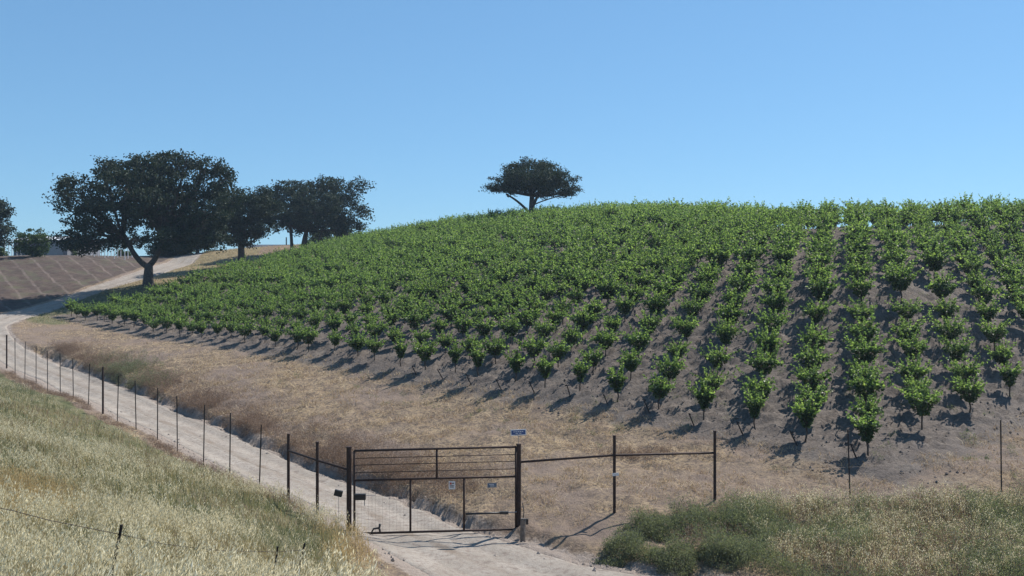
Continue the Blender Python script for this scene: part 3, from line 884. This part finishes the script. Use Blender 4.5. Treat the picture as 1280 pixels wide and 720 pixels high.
# left deer fence along the road
lf0 = np.array((fence_x(27), 27.0, -7.2))
FL = thing('wire_fence', 'tall wire fence on thin dark posts running along the left side of the road', 'fence', tuple(lf0))
Yp = [28.5, 30.0, 31.7, 33.6, 35.5, 37.6, 39.4, 41.5, 43.6, 45.3, 47.2, 49.3, 51.3, 53.4, 55.5, 57.7, 59.7, 61.6, 63.8, 66]
tops_px = {28.5: 553, 30.0: 543, 31.7: 531, 33.6: 516, 35.5: 506, 37.6: 495, 39.4: 485, 41.5: 476, 43.6: 470, 45.3: 459, 47.2: 455, 49.3: 448, 51.3: 442, 53.4: 438.5, 55.5: 433,
           57.7: 427, 59.7: 422.5, 61.6: 419, 63.8: 416, 66: 413}
tip = {}
for Y in Yp:
    x = fence_x(Y); top = (360 - tops_px[Y]) / F * Y
    tip[Y] = np.array((x, Y, top))
    if Y in (28.5, 30.0, 45.3, 61.6):
        mb = MB(); mb.tube(np.array([(x, Y, h1(x, Y) - .3), (x, Y, top)]) - lf0, .048, 10); mb.tube(np.array([(x, Y, top - .01), (x, Y, top + .02)]) - lf0, .054, 10)
        mb.build('post', M_rust, FL)
    else:
        t_post(FL, x, Y, top, lf0, lean=(rng.normal(0, .03), 0))
mb = MB(); mb.tube(np.array([P(360, 563, 30.0), P(397, 575.5, 28.5), P(436, 587, 27)]) - lf0, .036, 8); mb.build('brace_rail', M_rust, FL, True)
wires = MB()
for f in (.06, .35, .62, .9):
    pts = []
    prev = np.array(P(436.3, 562, 27))
    for Y in [27] + Yp:
        tpt = prev if Y == 27 else tip[Y]
        zg = h1(tpt[0], tpt[1])
        pts.append((tpt[0], tpt[1] - .03, tpt[2] * (1 - f) + zg * f))
    wires.tube(np.array(pts) - lf0, .0022, 3, False)
wires.build('wire', M_wire, FL)

# right fence
rf0 = np.array(P(768, 655, 27.3))
FR = thing('wire_fence', 'rusty pipe and post fence with top rail right of the gate', 'fence', tuple(rf0))
for px, yt, Y in [(768, 545, 27.3), (893.5, 539, 28.0)]:
    pipe_post('post', px, yt, Y, .045, FR, loc=rf0)
mb = MB(); mb.tube(np.array([P(651, 577.5, 27.02), P(768, 569, 27.3), P(893, 566, 28.0)]) - rf0, .034, 8); mb.build('rail', M_rust, FR, True)
for px, yt, Y in [(1063, 537, 28.5), (1252, 525, 28.6), (1450, 520, 28.8)]:
    t_post(FR, (px - 640) / F * Y, Y, (360 - yt) / F * Y, rf0, lean=(-.08 if px == 1063 else -.03, 0))
wires = MB()
rp = [(648, 577, 27.02), (768, 569, 27.3), (893, 566, 28), (1063, 552, 28.5), (1252, 542, 28.6), (1450, 536, 28.8)]
for f in (.45, .95):
    pts = []
    for px, yt, Y in rp:
        q = np.array(P(px, yt, Y)); zg = h1(q[0], q[1]); q[1] -= .05; q[2] = q[2] * (1 - f) + (zg + .04) * f
        pts.append(q)
    wires.tube(np.array(pts) - rf0, .0022, 3, False)
wires.build('wire', M_wire, FR)

# stub post beside the right gate post
sp = at_ground(653.5, 26.3); 
sp = (sp[0], 26.3, h1(sp[0], 26.3))
mb = MB(); mb.tube([(0, 0, -.3), (0, 0, .35), (.02, 0, .68)], [.085, .08, .078], 10)
tag(mb.build('wooden_stub', M_wood, None, False, sp), 'short weathered wooden stub beside the right gate post', 'post')
mb = MB(); mb.tube(np.array([P(653, 628, 26.9), P(655, 640, 26.8), P(653.5, 652, 26.7), P(657, 655, 26.7)]) - np.array(P(653, 640, 26.8)), [.012, .016, .016, .016], 6)
mb.box(np.array(P(658.5, 652, 26.7)) - np.array(P(653, 640, 26.8)), (.09, .06, .16))
tag(mb.build('padlock_chain', M_black, None, False, P(653, 640, 26.8)), 'black chain with lock hanging by the right gate post', 'chain')


# signs
def sign(name, cx, cy, w, h, Y, tilt, label, field, border, marks, parentm=None):
    loc = np.array(P(cx, cy, Y)); s = Y / F
    t = thing(name, label, 'sign', tuple(loc))
    c, s_ = math.cos(R(tilt)), math.sin(R(tilt))
    M = np.array(((c, 0, -s_), (0, 1, 0), (s_, 0, c)))
    mb = MB(); mb.box((0, 0, 0), (w * s, .012, h * s), M); mb.build('plate', border, t)
    b = min(w, h) * s * .14
    if field is not None:
        mb = MB(); mb.box(M @ np.array((0, -.0085, 0)), (w * s - 2 * b, .005, h * s - 2 * b), M); mb.build('panel', field, t)
    if marks:
        for (mx, mz, mw, mh, mm) in marks:
            mb = MB(); mb.box(M @ np.array((mx * w * s, -.0135, mz * h * s)), (mw * w * s, .005, mh * h * s), M); mb.build('lettering', mm, t)
    return t


dash = [(-.27, .13, .09, .12, M_white), (-.14, .13, .10, .12, M_white), (.0, .13, .11, .12, M_white), (.14, .13, .10, .12, M_white), (.27, .13, .08, .12, M_white), (-.10, -.14, .16, .10, M_white), (.12, -.14, .14, .10, M_white)]
sg = sign('road_sign', 648, 540.5, 19.5, 7.5, 27.02, 3, 'small blue sign with white border on a rod above the right gate post', M_blue, M_white, dash)
mb = MB(); mb.tube([(0.0, .02, -.36), (0, .02, .02)], .008, 6); mb.build('rod', M_galv, sg)
sign('notice_sign', 565, 606.5, 8, 10, 26.94, 0, 'small white notice with a dark corner mark wired to the gate mesh', None, M_white,
     [(-.2, .22, .3, .25, M_red), (.18, .25, .28, .12, M_black), (0, -.05, .7, .07, M_black), (0, -.22, .6, .07, M_black)])
sign('metal_sign', 615, 606.5, 12, 6, 26.94, 2, 'blue grey rectangular sign hanging on the right half of the gate mesh', M_teal, M_galv,
     [(-.05, .14, .5, .12, M_white), (.02, -.14, .4, .1, M_white)])
sign('reflector_tag', 769.5, 593, 8, 3.6, 27.22, 6, 'small white tag fixed to the rusty post right of the gate', None, M_white, None)

# opener control box on the gate stile, its solar box on a stem and the latch near the ground
cb = np.array(P(450, 621, 26.93))
t = thing('control_box', 'black control box with thin rod mounted on the left gate stile', 'box', tuple(cb))
mb = MB(); mb.box((0, 0, 0), (.33, .12, .17)); mb.box((0, -.065, .0), (.29, .02, .13)); mb.build('housing', M_black, t)
mb = MB(); mb.tube([(.16, 0, .04), (.46, 0, .05)], .009, 6); mb.tube([(.13, 0, -.08), (.13, 0, -.26)], .012, 6); mb.build('rod', M_galv, t)
sb = np.array(P(423, 616.5, 26.6))
t = thing('solar_box', 'small tilted black solar box on a thin stem left of the gate', 'box', tuple(sb))
c, s_ = math.cos(R(-14)), math.sin(R(-14))
mb = MB(); mb.box((0, 0, 0), (.23, .10, .17), ((c, 0, -s_), (0, 1, 0), (s_, 0, c))); mb.build('housing', M_black, t)
mb = MB(); mb.tube([(0, .03, -.02), (.0, .03, h1(sb[0], sb[1]) - sb[2] - .2)], .006, 6); mb.build('stem', M_galv, t)
lb = np.array(P(470, 660, 26.9))
mb = MB(); mb.tube(np.array([P(463, 668, 26.9), P(467, 661, 26.9), P(474, 660, 26.9), P(475, 655, 26.9)]) - lb, [.018, .028, .035, .04], 7)
mb.tube(np.array([P(474, 660, 26.9), P(475, 664.5, 26.9)]) - lb, [.034, .03], 7)
tag(mb.build('gate_latch', M_black, None, True, tuple(lb)), 'curved black latch hook at the lower left of the gate mesh', 'latch')

# barbed wire fence in the oats, close to the camera
bf = np.array(P(150, 700, 11.2))
FB = thing('barbed_fence', 'low barbed wire fence on leaning dark posts sunk in the oat grass', 'fence', tuple(bf))
for (xa, ya, xb, yb, Y) in [(152, 656, 138, 726, 11.2), (347, 683, 341, 735, 15.2), (381, 679, 370, 728, 15.6), (-120, 606, -128, 680, 9.0)]:
    a = np.array(P(xa, ya, Y)); b = np.array(P(xb, yb, Y))
    ext = b + (b - a) * .9
    mb = MB(); dv = a - ext; L = np.linalg.norm(dv); zax = dv / L; xax = unit(np.cross((0, 1.0, 0), zax)); yax = np.cross(zax, xax); M = np.stack([xax, yax, zax], 1)
    w = .036 if Y < 13 else .032
    mb.box((a + ext) / 2 - bf, (w, .008, L), M); mb.box((a + ext) / 2 - bf + yax * .018, (.008, .03, L), M)
    for i in range(int(L / .06)):
        mb.box(ext - bf + zax * (.05 + i * .06) - yax * .008, (.02, .014, .028), M)
    mb.build('post', M_tpost, FB)
for seg_ in ([P(-120, 612, 9.0), P(15, 638, 9.9), P(60, 650, 10.3), P(110, 660, 10.8), P(150, 668, 11.2), P(205, 680, 12.4), P(270, 688, 13.8), P(346, 690, 15.2), P(381, 687, 15.6)],):
    mb = MB(); pts = np.array(seg_) - bf
    mb.tube(pts, .0042, 5, False)
    L = np.r_[0, np.cumsum(np.linalg.norm(np.diff(pts, axis=0), axis=1))]
    for s in np.arange(.05, L[-1], .12):
        q = np.array([np.interp(s, L, pts[:, a]) for a in range(3)])
        for _ in range(2):
            v = rand_unit(1)[0] * .017
            mb.tube([q - v, q + v], .0016, 3, False)
    mb.build('wire', M_tpost, FB)


# ------------------------------------------------------------------ grasses and weeds
def strips(B, H, lean, W, seg=3, curl=.35):
    """thin tapering blades; B (n,3) roots, lean (n,2) sideways travel of the tip"""
    n = len(B); t = np.linspace(0, 1, seg + 1)
    pos = B[:, None, :] + np.stack([lean[:, None, 0] * t ** 1.8, lean[:, None, 1] * t ** 1.8, H[:, None] * (t - curl * .35 * t ** 3)], -1)
    az = rng.uniform(0, 6.28, n)
    sd = np.stack([np.cos(az), np.sin(az), az * 0], -1)[:, None, :] * (W[:, None, None] * (1 - .85 * t)[None, :, None] * .5)
    V = np.stack([pos - sd, pos + sd], 2).reshape(n, -1, 3)
    m = (seg + 1) * 2
    q = np.array([(2 * i, 2 * i + 1, 2 * i + 3, 2 * i + 2) for i in range(seg)])
    Q = (np.arange(n)[:, None, None] * m + q[None]).reshape(-1, 4)
    return V.reshape(-1, 3), Q, pos


def join_stuff(name, parts, label, cat):
    """parts: (V, faces, material)"""
    V = []; F3 = []; F4 = []; i3 = []; i4 = []; mats = []; c = 0
    for v, f, m in parts:
        if m not in mats: mats.append(m)
        f = np.asarray(f) + c; c += len(v); V.append(v)
        if f.shape[1] == 3: F3.append(f); i3.append(np.full(len(f), mats.index(m)))
        else: F4.append(f); i4.append(np.full(len(f), mats.index(m)))
    bl = []; mi = []
    if F4: bl.append(np.concatenate(F4)); mi += i4
    if F3: bl.append(np.concatenate(F3)); mi += i3
    me = mesh_np(name, np.concatenate(V), bl, mats, False, np.concatenate(mi))
    return tag(link(name, me), label, cat, kind='stuff')


def scatter(x0, x1, y0, y1, dens):
    n = int((x1 - x0) * (y1 - y0) * dens)
    return rng.uniform(x0, x1, n), rng.uniform(y0, y1, n)


def oats(x, y, hs, spk, dens_spk, widthgain=1.0):
    z = hgt(x, y); n = len(x)
    Bp = np.stack([x, y, z - .03], -1)
    H = hs * rng.uniform(.7, 1.2, n) * np.where(rng.random(n) < .12, 1.3, 1)
    wind = np.array((-.10, -.05))
    lean = rng.normal(0, .16, (n, 2)) * H[:, None] + wind * H[:, None]
    V, Q, pos = strips(Bp, H, lean, .0045 * widthgain * np.ones(n) * (1 + .4 * (y > 18)), 3)
    tp = pos[:, -1]; t2 = pos[:, -2]
    m = dens_spk
    f = rng.uniform(.0, 1.05, (n, m, 1))
    c = t2[:, None] * (1 - f) + tp[:, None] * f
    off = rng.normal(0, 1, (n, m, 3)) * np.array((.045, .045, .02)) + np.array((-.02, 0, -.03))
    c = (c + off).reshape(-1, 3)
    ax = rng.normal(0, .35, c.shape) + np.array((0, 0, -1.0)) + off.reshape(-1, 3) * 8
    nr = rand_unit(len(c))
    L = np.repeat(spk * rng.uniform(.7, 1.25, n), m); 
    SV, ST = leaves(c, ax, nr, L, L * .3, .1)
    return (V, Q), (SV, ST)


def plume(x, y, hh, mat, leaf, m=16, spread=.09, stemw=.007):
    z = hgt(x, y); n = len(x)
    H = hh * rng.uniform(.6, 1.25, n)
    V, Q, pos = strips(np.stack([x, y, z - .03], -1), H, rng.normal(0, .2, (n, 2)) * H[:, None], stemw * np.ones(n), 2)
    f = rng.uniform(.15, 1.02, (n, m, 1)); f2 = f * 2
    c = np.where(f2 < 1, pos[:, None, 0] * (1 - f2) + pos[:, None, 1] * f2, pos[:, None, 1] * (2 - f2) + pos[:, None, 2] * (f2 - 1))
    off = rng.normal(0, spread, (n, m, 3)) * np.array((1, 1, .7))
    c = (c + off).reshape(-1, 3)
    LV, LT = leaves(c, off.reshape(-1, 3) + rng.normal(0, .05, c.shape) + (0, 0, .06), rand_unit(len(c)), leaf * rng.uniform(.6, 1.3, len(c)), leaf * .4, .15)
    return [(V, Q, mat), (LV, LT, mat)]


# region of the left bank
def bank_ok(x, y):
    sdx = fence_x(y) - x
    u = x / y
    lim = np.interp(y, [20, 24, 27, 30, 36, 45, 60], [.6, .7, .25, .35, 1.2, 2.2, 3.2])
    edge = np.where(y < 26.5, np.interp(y, [6, 16, 21.5, 24, 26.5], [-1.0, -2.0, -3.05, -3.7, -4.6]), fence_x(y) - lim)
    edge = edge + .7 * (fbm(x * .6, y * .6, 91, 3) - .5)
    return (x < edge) & (u > -.68)


def oat_plant(x, y, H, spk, m, w):
    """a wild oat: thin stem, open nodding panicle of pale spikelets in its top third"""
    n = len(x); z = hgt(x, y)
    lean = rng.normal(0, .13, (n, 2)) * H[:, None] + np.array((-.12, -.05)) * H[:, None]
    V, Q, pos = strips(np.stack([x, y, z - .03], -1), H, lean, w * np.ones(n), 3)
    tp = pos[:, -1]; t2 = pos[:, -2]
    f = np.linspace(.15, 1.05, m)[None, :, None] + rng.normal(0, .04, (n, m, 1))
    c = t2[:, None] * (1 - f) + tp[:, None] * f
    az = rng.uniform(0, 6.28, (n, m)); rad = (.02 + .09 * (1.1 - f[..., 0])) * rng.uniform(.5, 1.3, (n, m))
    off = np.stack([np.cos(az) * rad - .03, np.sin(az) * rad, -.25 * rad - .02], -1)
    c = (c + off).reshape(-1, 3)
    ax = off.reshape(-1, 3) * 7 + rng.normal(0, .25, c.shape) + np.array((-.15, 0, -.85))
    L = np.repeat(spk * rng.uniform(.75, 1.2, n), m) * rng.uniform(.8, 1.2, n * m)
    SV, ST = leaves(c, ax, rand_unit(len(c)), L, L * .21, .08)
    return (V, Q), (SV, ST)


def golden(x, y):                    # the tan clump by the gate and the one at the left picture edge
    return np.maximum(np.exp(-(((x + 3.9) / .8) ** 2 + ((y - 22.9) / 1.8) ** 2)), np.exp(-(((x + 9.9) / 1.2) ** 2 + ((y - 18.2) / 2.2) ** 2)))


M_tan = leaf_mat('golden_straw', [(0, (.28, .21, .11)), (.5, (.47, .37, .20)), (1, (.66, .55, .34))], .4, (1.1, 1.0, .8), .6)
parts = []
for (y0, y1, dn, hs, spk, m, w) in [(7, 13, 60, 1.0, .054, 20, .006), (13, 20, 50, .94, .058, 16, .008), (20, 30, 40, .78, .058, 11, .011), (30, 54, 17, .62, .06, 8, .016)]:
    x, y = scatter(-.70 * y1, -.5, y0, y1, dn)
    p = fbm(x * .45 + 3, y * .32, 95, 4); gd = golden(x, y)
    thick = np.interp(y, [7, 15, 24, 32, 50], [1, .95, .75, .4, .2]) * (.16 + 1.4 * sstep(.40, .58, p))
    ok = bank_ok(x, y) & (rng.random(len(x)) < np.maximum(thick, 1.2 * gd))
    x, y, gd = x[ok], y[ok], gd[ok]
    H = hs * (.62 + .6 * fbm(x * .9, y * .9, 97, 3)) * rng.uniform(.75, 1.15, len(x)) * (1 + .35 * np.exp(-(((x + 4.3) / 1.2) ** 2 + ((y - 23.8) / 2.4) ** 2)))
    H = H * np.where(rng.random(len(x)) < .1, 1.25, 1) * np.where(bank_ok(x + .5, y), 1, .85)
    for sel, mm, ms in ((gd < .4, M_oat, M_spk), (gd >= .4, M_tan, M_tan)):
        if sel.sum() < 2: continue
        a, b = oat_plant(x[sel], y[sel], H[sel], spk, m, w)
        parts += [(a[0], a[1], mm), (b[0], b[1], ms)]
join_stuff('oat_grass', parts, 'tall pale wild oats with nodding seed heads covering the left bank', 'grass')

parts = []
for (y0, y1, dn, hh, w) in [(7, 14, 230, .36, .007), (14, 22, 180, .36, .010), (22, 34, 110, .36, .015), (34, 62, 46, .34, .022)]:
    x, y = scatter(-.70 * y1, -.5, y0, y1, dn)
    ok = bank_ok(x, y); x, y = x[ok], y[ok]
    n = len(x)
    p = fbm(x * .4 + 9, y * .4, 99, 4); q = fbm(x * .8 + 2, y * .8, 105, 3); gd = golden(x, y)
    H = hh * rng.uniform(.5, 1.35, n) * (.55 + .9 * q) * np.where(bank_ok(x + .6, y), 1, .75) * (1 + .6 * gd)
    V, Q, _ = strips(np.stack([x, y, hgt(x, y) - .03], -1), H, rng.normal(0, .26, (n, 2)) * H[:, None] * 1.3, w * rng.uniform(.7, 1.3, n), 2)
    r_ = rng.random(n)
    isg = (p + .25 * (r_ - .5) > np.interp(y, [7, 16, 26, 34, 50], [.62, .58, .52, .47, .45])) & (gd < .35)
    isd = ~isg & (rng.random(n) < np.interp(y, [8, 20, 34], [.18, .22, .34])) & (gd < .35)
    ist = gd >= .35
    iso = ~(isg | isd | ist)
    for sel, mm in ((isg, M_green), (isd, M_dock), (ist, M_tan), (iso, M_oat)):
        if sel.any(): parts.append((V, Q[np.repeat(sel, 2)], mm))
# a fuzz of grey weeds where the bank meets the fence
Yb = rng.uniform(27.5, 60, 2600); xo = fence_x(Yb) - np.abs(rng.normal(.2, .55, 2600)) - .1
keep = fbm(xo * .6, Yb * .6, 107, 3) > .44
parts += plume(xo[keep], Yb[keep], .26, M_dock, .045, 12, .06)
join_stuff('bank_grass', parts, 'grey green and straw coloured undergrowth at the foot of the oats', 'grass')

# dry mown straw over the field between road, fence and vines
def field_ok(x, y):
    s, dd, w_, _ = road_dist(x, y)
    return (s < 0) & (dd > w_ + .5) & (in_vineyard(x, y) < .15) & (y > 26.2) & (y < 92) & (x / y > -.62)


parts = []
for (x0, x1, y0, y1, dn, w, hs) in [(-12, 22, 26.5, 40, 130, .017, .2), (-26, 6, 40, 58, 70, .024, .24), (-46, -8, 58, 90, 9, .034, .2)]:
    x, y = scatter(x0, x1, y0, y1, dn)
    keep = rng.random(len(x)) < .03 + 1.3 * sstep(.45, .58, fbm(x * 1.0, y * 1.3, 111, 4))
    x, y = x[keep], y[keep]
    ok = field_ok(x, y); x, y = x[ok], y[ok]
    n = len(x); H = hs * rng.uniform(.3, 1.2, n)
    V, Q, _ = strips(np.stack([x, y, hgt(x, y) - .01], -1), H, rng.normal(0, 1.0, (n, 2)) * H[:, None], w * rng.uniform(.7, 1.3, n), 2)
    parts.append((V, Q, M_straw))
join_stuff('dry_grass', parts, 'short mown straw lying over the field between road and vines', 'grass')

# reddish brown weeds on the road's cut bank
s_ = rng.uniform(27.5, 66, 13000); o_ = np.abs(rng.normal(0, 1.15, 13000))
Yb = s_; base_off = 3.55 + .35 + o_
x = fence_x(Yb) + base_off * .766; y = Yb + base_off * .643
dn = fbm(x * .5, y * .5, 121, 3)
ok = (rng.random(13000) < .25 + 1.0 * sstep(.38, .56, dn)) & (x / y < .0) & ((y > 31.5) | (rng.random(13000) < .4))
x, y = x[ok], y[ok]
gsel = (np.exp(-((x + 24) / 3) ** 2) * .6 > rng.random(len(x))) & (y > 48)
parts = plume(x[~gsel], y[~gsel], .43 * (.6 + .8 * fbm(x * .8, y * .8, 123, 3))[~gsel], M_dock, .05, 18, .085) + plume(x[gsel], y[gsel], .45, M_sage, .07, 18, .09)
bx_ = rng.normal(4.6, .75, 260); by_ = rng.normal(33.4, .35, 260)
parts += plume(bx_, by_, .26, M_dock, .045, 14, .06)
bx_, by_ = scatter(-10, 16, 27, 44, 2.2); okb = field_ok(bx_, by_) & (fbm(bx_ * .5, by_ * .5, 181, 3) > .54)
bx_ = np.repeat(bx_[okb], 5) + rng.normal(0, .12, 5 * okb.sum()); by_ = np.repeat(by_[okb], 5) + rng.normal(0, .12, 5 * okb.sum())
parts += plume(bx_, by_, .15, M_dock, .04, 9, .05)
join_stuff('brown_weeds', parts, 'reddish brown dry weeds lining the cut bank above the road', 'weeds')

# loose clods on the tilled soil, stones along the road
def lumps(x, y, sz):
    n = len(x); z = hgt(x, y)
    base = np.array([(1, 0, 0), (0, 1, 0), (-1, 0, 0), (0, -1, 0), (0, 0, .8), (0, 0, -.6)], float)
    V = base[None] * (sz[:, None, None] * rng.uniform(.55, 1.3, (n, 6, 1)))
    a = rng.uniform(0, 6.28, n); c_, q_ = np.cos(a)[:, None], np.sin(a)[:, None]
    V = np.stack([V[..., 0] * c_ - V[..., 1] * q_, V[..., 0] * q_ + V[..., 1] * c_, V[..., 2]], -1) + np.stack([x, y, z + sz * .2], -1)[:, None]
    T = np.array([(0, 1, 4), (1, 2, 4), (2, 3, 4), (3, 0, 4), (1, 0, 5), (2, 1, 5), (3, 2, 5), (0, 3, 5)])
    return V.reshape(-1, 3), (np.arange(n)[:, None, None] * 6 + T[None]).reshape(-1, 3)


M_clod = rough_mat('soil_clod', (.10, .083, .073), (.20, .165, .145), 3, .95, .5, bscale=20)
M_stone = rough_mat('road_stone', (.20, .17, .145), (.36, .31, .27), 4, .95, .4, bscale=25)
x, y = scatter(-18, 24, 29, 56, 9)
ok = (in_vineyard(x, y) > -.6) & (fbm(x * .7, y * .7, 191, 3) > .44); x, y = x[ok], y[ok]
parts = [(*lumps(x, y, .02 + .055 * rng.random(len(x)) ** 2.5), M_clod)]
x, y = scatter(-24, 8, 21.5, 48, 7)
sd_, dd, w_, _ = road_dist(x, y); ok = (np.abs(dd - w_) < .7) & (rng.random(len(x)) < .9 - .6 * np.abs(dd - w_)) | (dd < w_) & (rng.random(len(x)) < .06)
x, y = x[ok], y[ok]
parts.append((*lumps(x, y, .015 + .06 * rng.random(len(x)) ** 3), M_stone))
join_stuff('gravel', parts, 'loose clods and small stones on the tilled soil and along the road', 'gravel')

# small scattered weeds on soil and field
x, y = scatter(-14, 24, 28, 52, .55)
ok = (in_vineyard(x, y) > -2.0) & (fbm(x * .4, y * .4, 131, 3) > .46); x, y = x[ok], y[ok]
mx = np.repeat(x, 7) + rng.normal(0, .13, len(x) * 7); my = np.repeat(y, 7) + rng.normal(0, .13, len(x) * 7)
parts = plume(mx, my, .2, M_sage, .05, 9, .05)
join_stuff('small_weeds', parts, 'small grey green weeds scattered over the tilled soil between vines', 'weeds')

# right foreground: countable bushes at the corner, then a mixed mass
def weed_bush(px, Y, rx, hh, label):
    cx = (px - 640) / F * Y; z = h1(cx, Y); n = int(230 * rx * rx / .5) + 120
    a = rng.uniform(0, 6.28, n); rr = np.sqrt(rng.uniform(0, 1, n)) * rx * (1 + .22 * np.sin(a * 3 + px) + .12 * np.sin(a * 7 + px))
    x = cx + np.cos(a) * rr; y = Y + np.sin(a) * rr * .8
    H = hh * np.sqrt(np.clip(1.05 - (rr / rx) ** 2, .12, 1)) * (.45 + 1.1 * fbm(x * 3, y * 3, 171, 2)) * np.where(rng.random(n) < .08, 1.35, 1)
    ps = plume(x, y, H, M_sage, .052, 20, .06, .006)
    V = np.concatenate([p[0] for p in ps]) - np.array((cx, Y, z))
    me = mesh_np('foliage', V, [ps[0][1], ps[1][1] + len(ps[0][0])], M_sage)
    tag(link('weed_bush', me, None, (cx, Y, z)), label, 'bush', 'weed bushes right of the gate')


weed_bush(782, 24.9, .72, .62, 'green weed bush at the left tip of the roadside thicket')
weed_bush(842, 24.2, .70, .58, 'rounded green weed bush closest to the pale track below the thicket')
weed_bush(815, 26.2, .75, .62, 'green weed bush just below the post with the white tag')
weed_bush(905, 24.3, .75, .6, 'grey green weed bush right of the rounded one beside the track')
weed_bush(872, 26.4, .8, .6, 'green weed bush in front of the last rusty rail post')
weed_bush(935, 26.5, .85, .66, 'green weed bush just right of the last rusty rail post')


def thicket(x, y):
    xl = np.interp(y, [22.5, 23.6, 25, 27.5], [7.4, 5.9, 4.6, 4.6])
    return (x > xl + .5 * (vnoise(x * 1.2, y * 1.2, 141) - .5)) & (y > 22.6) & (y < np.interp(x, [4, 6, 9, 14, 20], [27.0, 27.5, 27.9, 27.9, 27.9]))


x, y = scatter(4, 20, 22.5, 28, 190); ok = thicket(x, y); x, y = x[ok], y[ok]
p = fbm(x * .55, y * .55, 151, 3)
lump = .35 + 1.25 * fbm(x * 1.1, y * 1.1, 153, 3)
g_ = p + .22 * np.exp(-((x - 5) / 3.0) ** 2) > .56
u = rng.random(len(x))
gm = g_ | (u < .25)
tan = ~gm
parts = plume(x[gm], y[gm], (.60 * lump)[gm], M_sage, .055, 15, .065)
bm_ = tan & (u > .66)
parts += plume(x[bm_], y[bm_], (.5 * lump)[bm_], M_dock, .05, 13, .06)
join_stuff('green_weeds', parts, 'mixed grey green and brown weeds in front of the right fence', 'weeds')
x, y = scatter(4, 20, 22.5, 28, 90); ok = thicket(x, y) & (fbm(x * .7, y * .7, 161, 3) > .46) & (x > 6.8)
x, y = x[ok], y[ok]
a, b = oats(x, y, .66 * (.7 + .6 * fbm(x, y, 163, 2)), .042, 7, 1.8)
join_stuff('straw_grass', [(a[0], a[1], M_oat), (b[0], b[1], M_spk)], 'thin straw coloured grass standing among the green weeds', 'grass')

# grass strip beside the upper road and on the golden slope
x, y = scatter(-62, -22, 84, 146, 9)
s, dd, w_, _ = road_dist(x, y)
ok = (s < 0) & (dd > w_ + .2) & (in_vineyard(x, y) < .1) & (dd < 26)
x, y = x[ok], y[ok]; n = len(x); H = .22 * rng.uniform(.6, 1.4, n)
V, Q, _ = strips(np.stack([x, y, hgt(x, y) - .02], -1), H, rng.normal(0, .5, (n, 2)) * H[:, None], .05 * rng.uniform(.7, 1.3, n), 2)
gold = np.repeat((y > 104) & (fbm(x * .25, y * .25, 171, 3) > .42), 2)
join_stuff('slope_grass', [(V, Q[gold], M_straw), (V, Q[~gold], M_green)], 'short green and golden grass on the strip under the oaks', 'grass')

# ------------------------------------------------------------------ air
hz = MB(); hz.box((0, 1250, 0), (5200, 3600, 70))
hm = bpy.data.materials.new('air'); hm.use_nodes = True
for nd in list(hm.node_tree.nodes):
    if nd.type != 'OUTPUT_MATERIAL': hm.node_tree.nodes.remove(nd)
pv = hm.node_tree.nodes.new('ShaderNodeVolumePrincipled'); pv.inputs['Color'].default_value = (.62, .80, 1, 1); pv.inputs['Density'].default_value = .00028
pv.inputs['Anisotropy'].default_value = .3
hm.node_tree.links.new(pv.outputs[0], hm.node_tree.nodes['Material Output'].inputs['Volume'])
tag(hz.build('haze', hm), 'thin pale summer haze', 'haze', kind='stuff')

# ------------------------------------------------------------------ light, sky, camera
AZ, EL = R(50), R(49)
sun = bpy.data.lights.new('sun', 'SUN'); sun.energy = 4.3; sun.angle = R(.53); sun.color = (1, .95, .88)
so = bpy.data.objects.new('sun', sun); COL.objects.link(so)
dirv = Vector((math.cos(EL) * math.sin(AZ), math.cos(EL) * math.cos(AZ), math.sin(EL)))
so.rotation_euler = dirv.to_track_quat('Z', 'Y').to_euler(); so.location = (20, 20, 60)
w = bpy.data.worlds.new('World'); scene.world = w; w.use_nodes = True
nt = w.node_tree
sky = nt.nodes.new('ShaderNodeTexSky'); sky.sky_type = 'NISHITA'; sky.sun_disc = False
sky.sun_elevation = EL; sky.sun_rotation = AZ; sky.altitude = 300; sky.air_density = 1.0; sky.dust_density = 0; sky.ozone_density = 6.0
gm = nt.nodes.new('ShaderNodeGamma'); gm.inputs[1].default_value = .6
nt.links.new(sky.outputs[0], gm.inputs[0])
nt.links.new(mixc(nt, 1.0, gm.outputs[0], (1.0, 1.49, 1.83), 'MULTIPLY'), nt.nodes['Background'].inputs[0]); nt.nodes['Background'].inputs[1].default_value = .092

cam = bpy.data.cameras.new('camera'); cam.sensor_width = 36; cam.lens = F / 1280 * 36; cam.clip_end = 6000; cam.clip_start = .05
co = bpy.data.objects.new('camera', cam); COL.objects.link(co); co.location = (0, 0, 0); co.rotation_euler = (R(90), 0, 0)
scene.camera = co
scene.view_settings.view_transform = 'Standard'; scene.view_settings.look = 'None'; scene.view_settings.exposure = .68; scene.view_settings.gamma = 1
scene.cycles.max_bounces = 8; scene.cycles.transparent_max_bounces = 4; scene.cycles.use_denoising = True
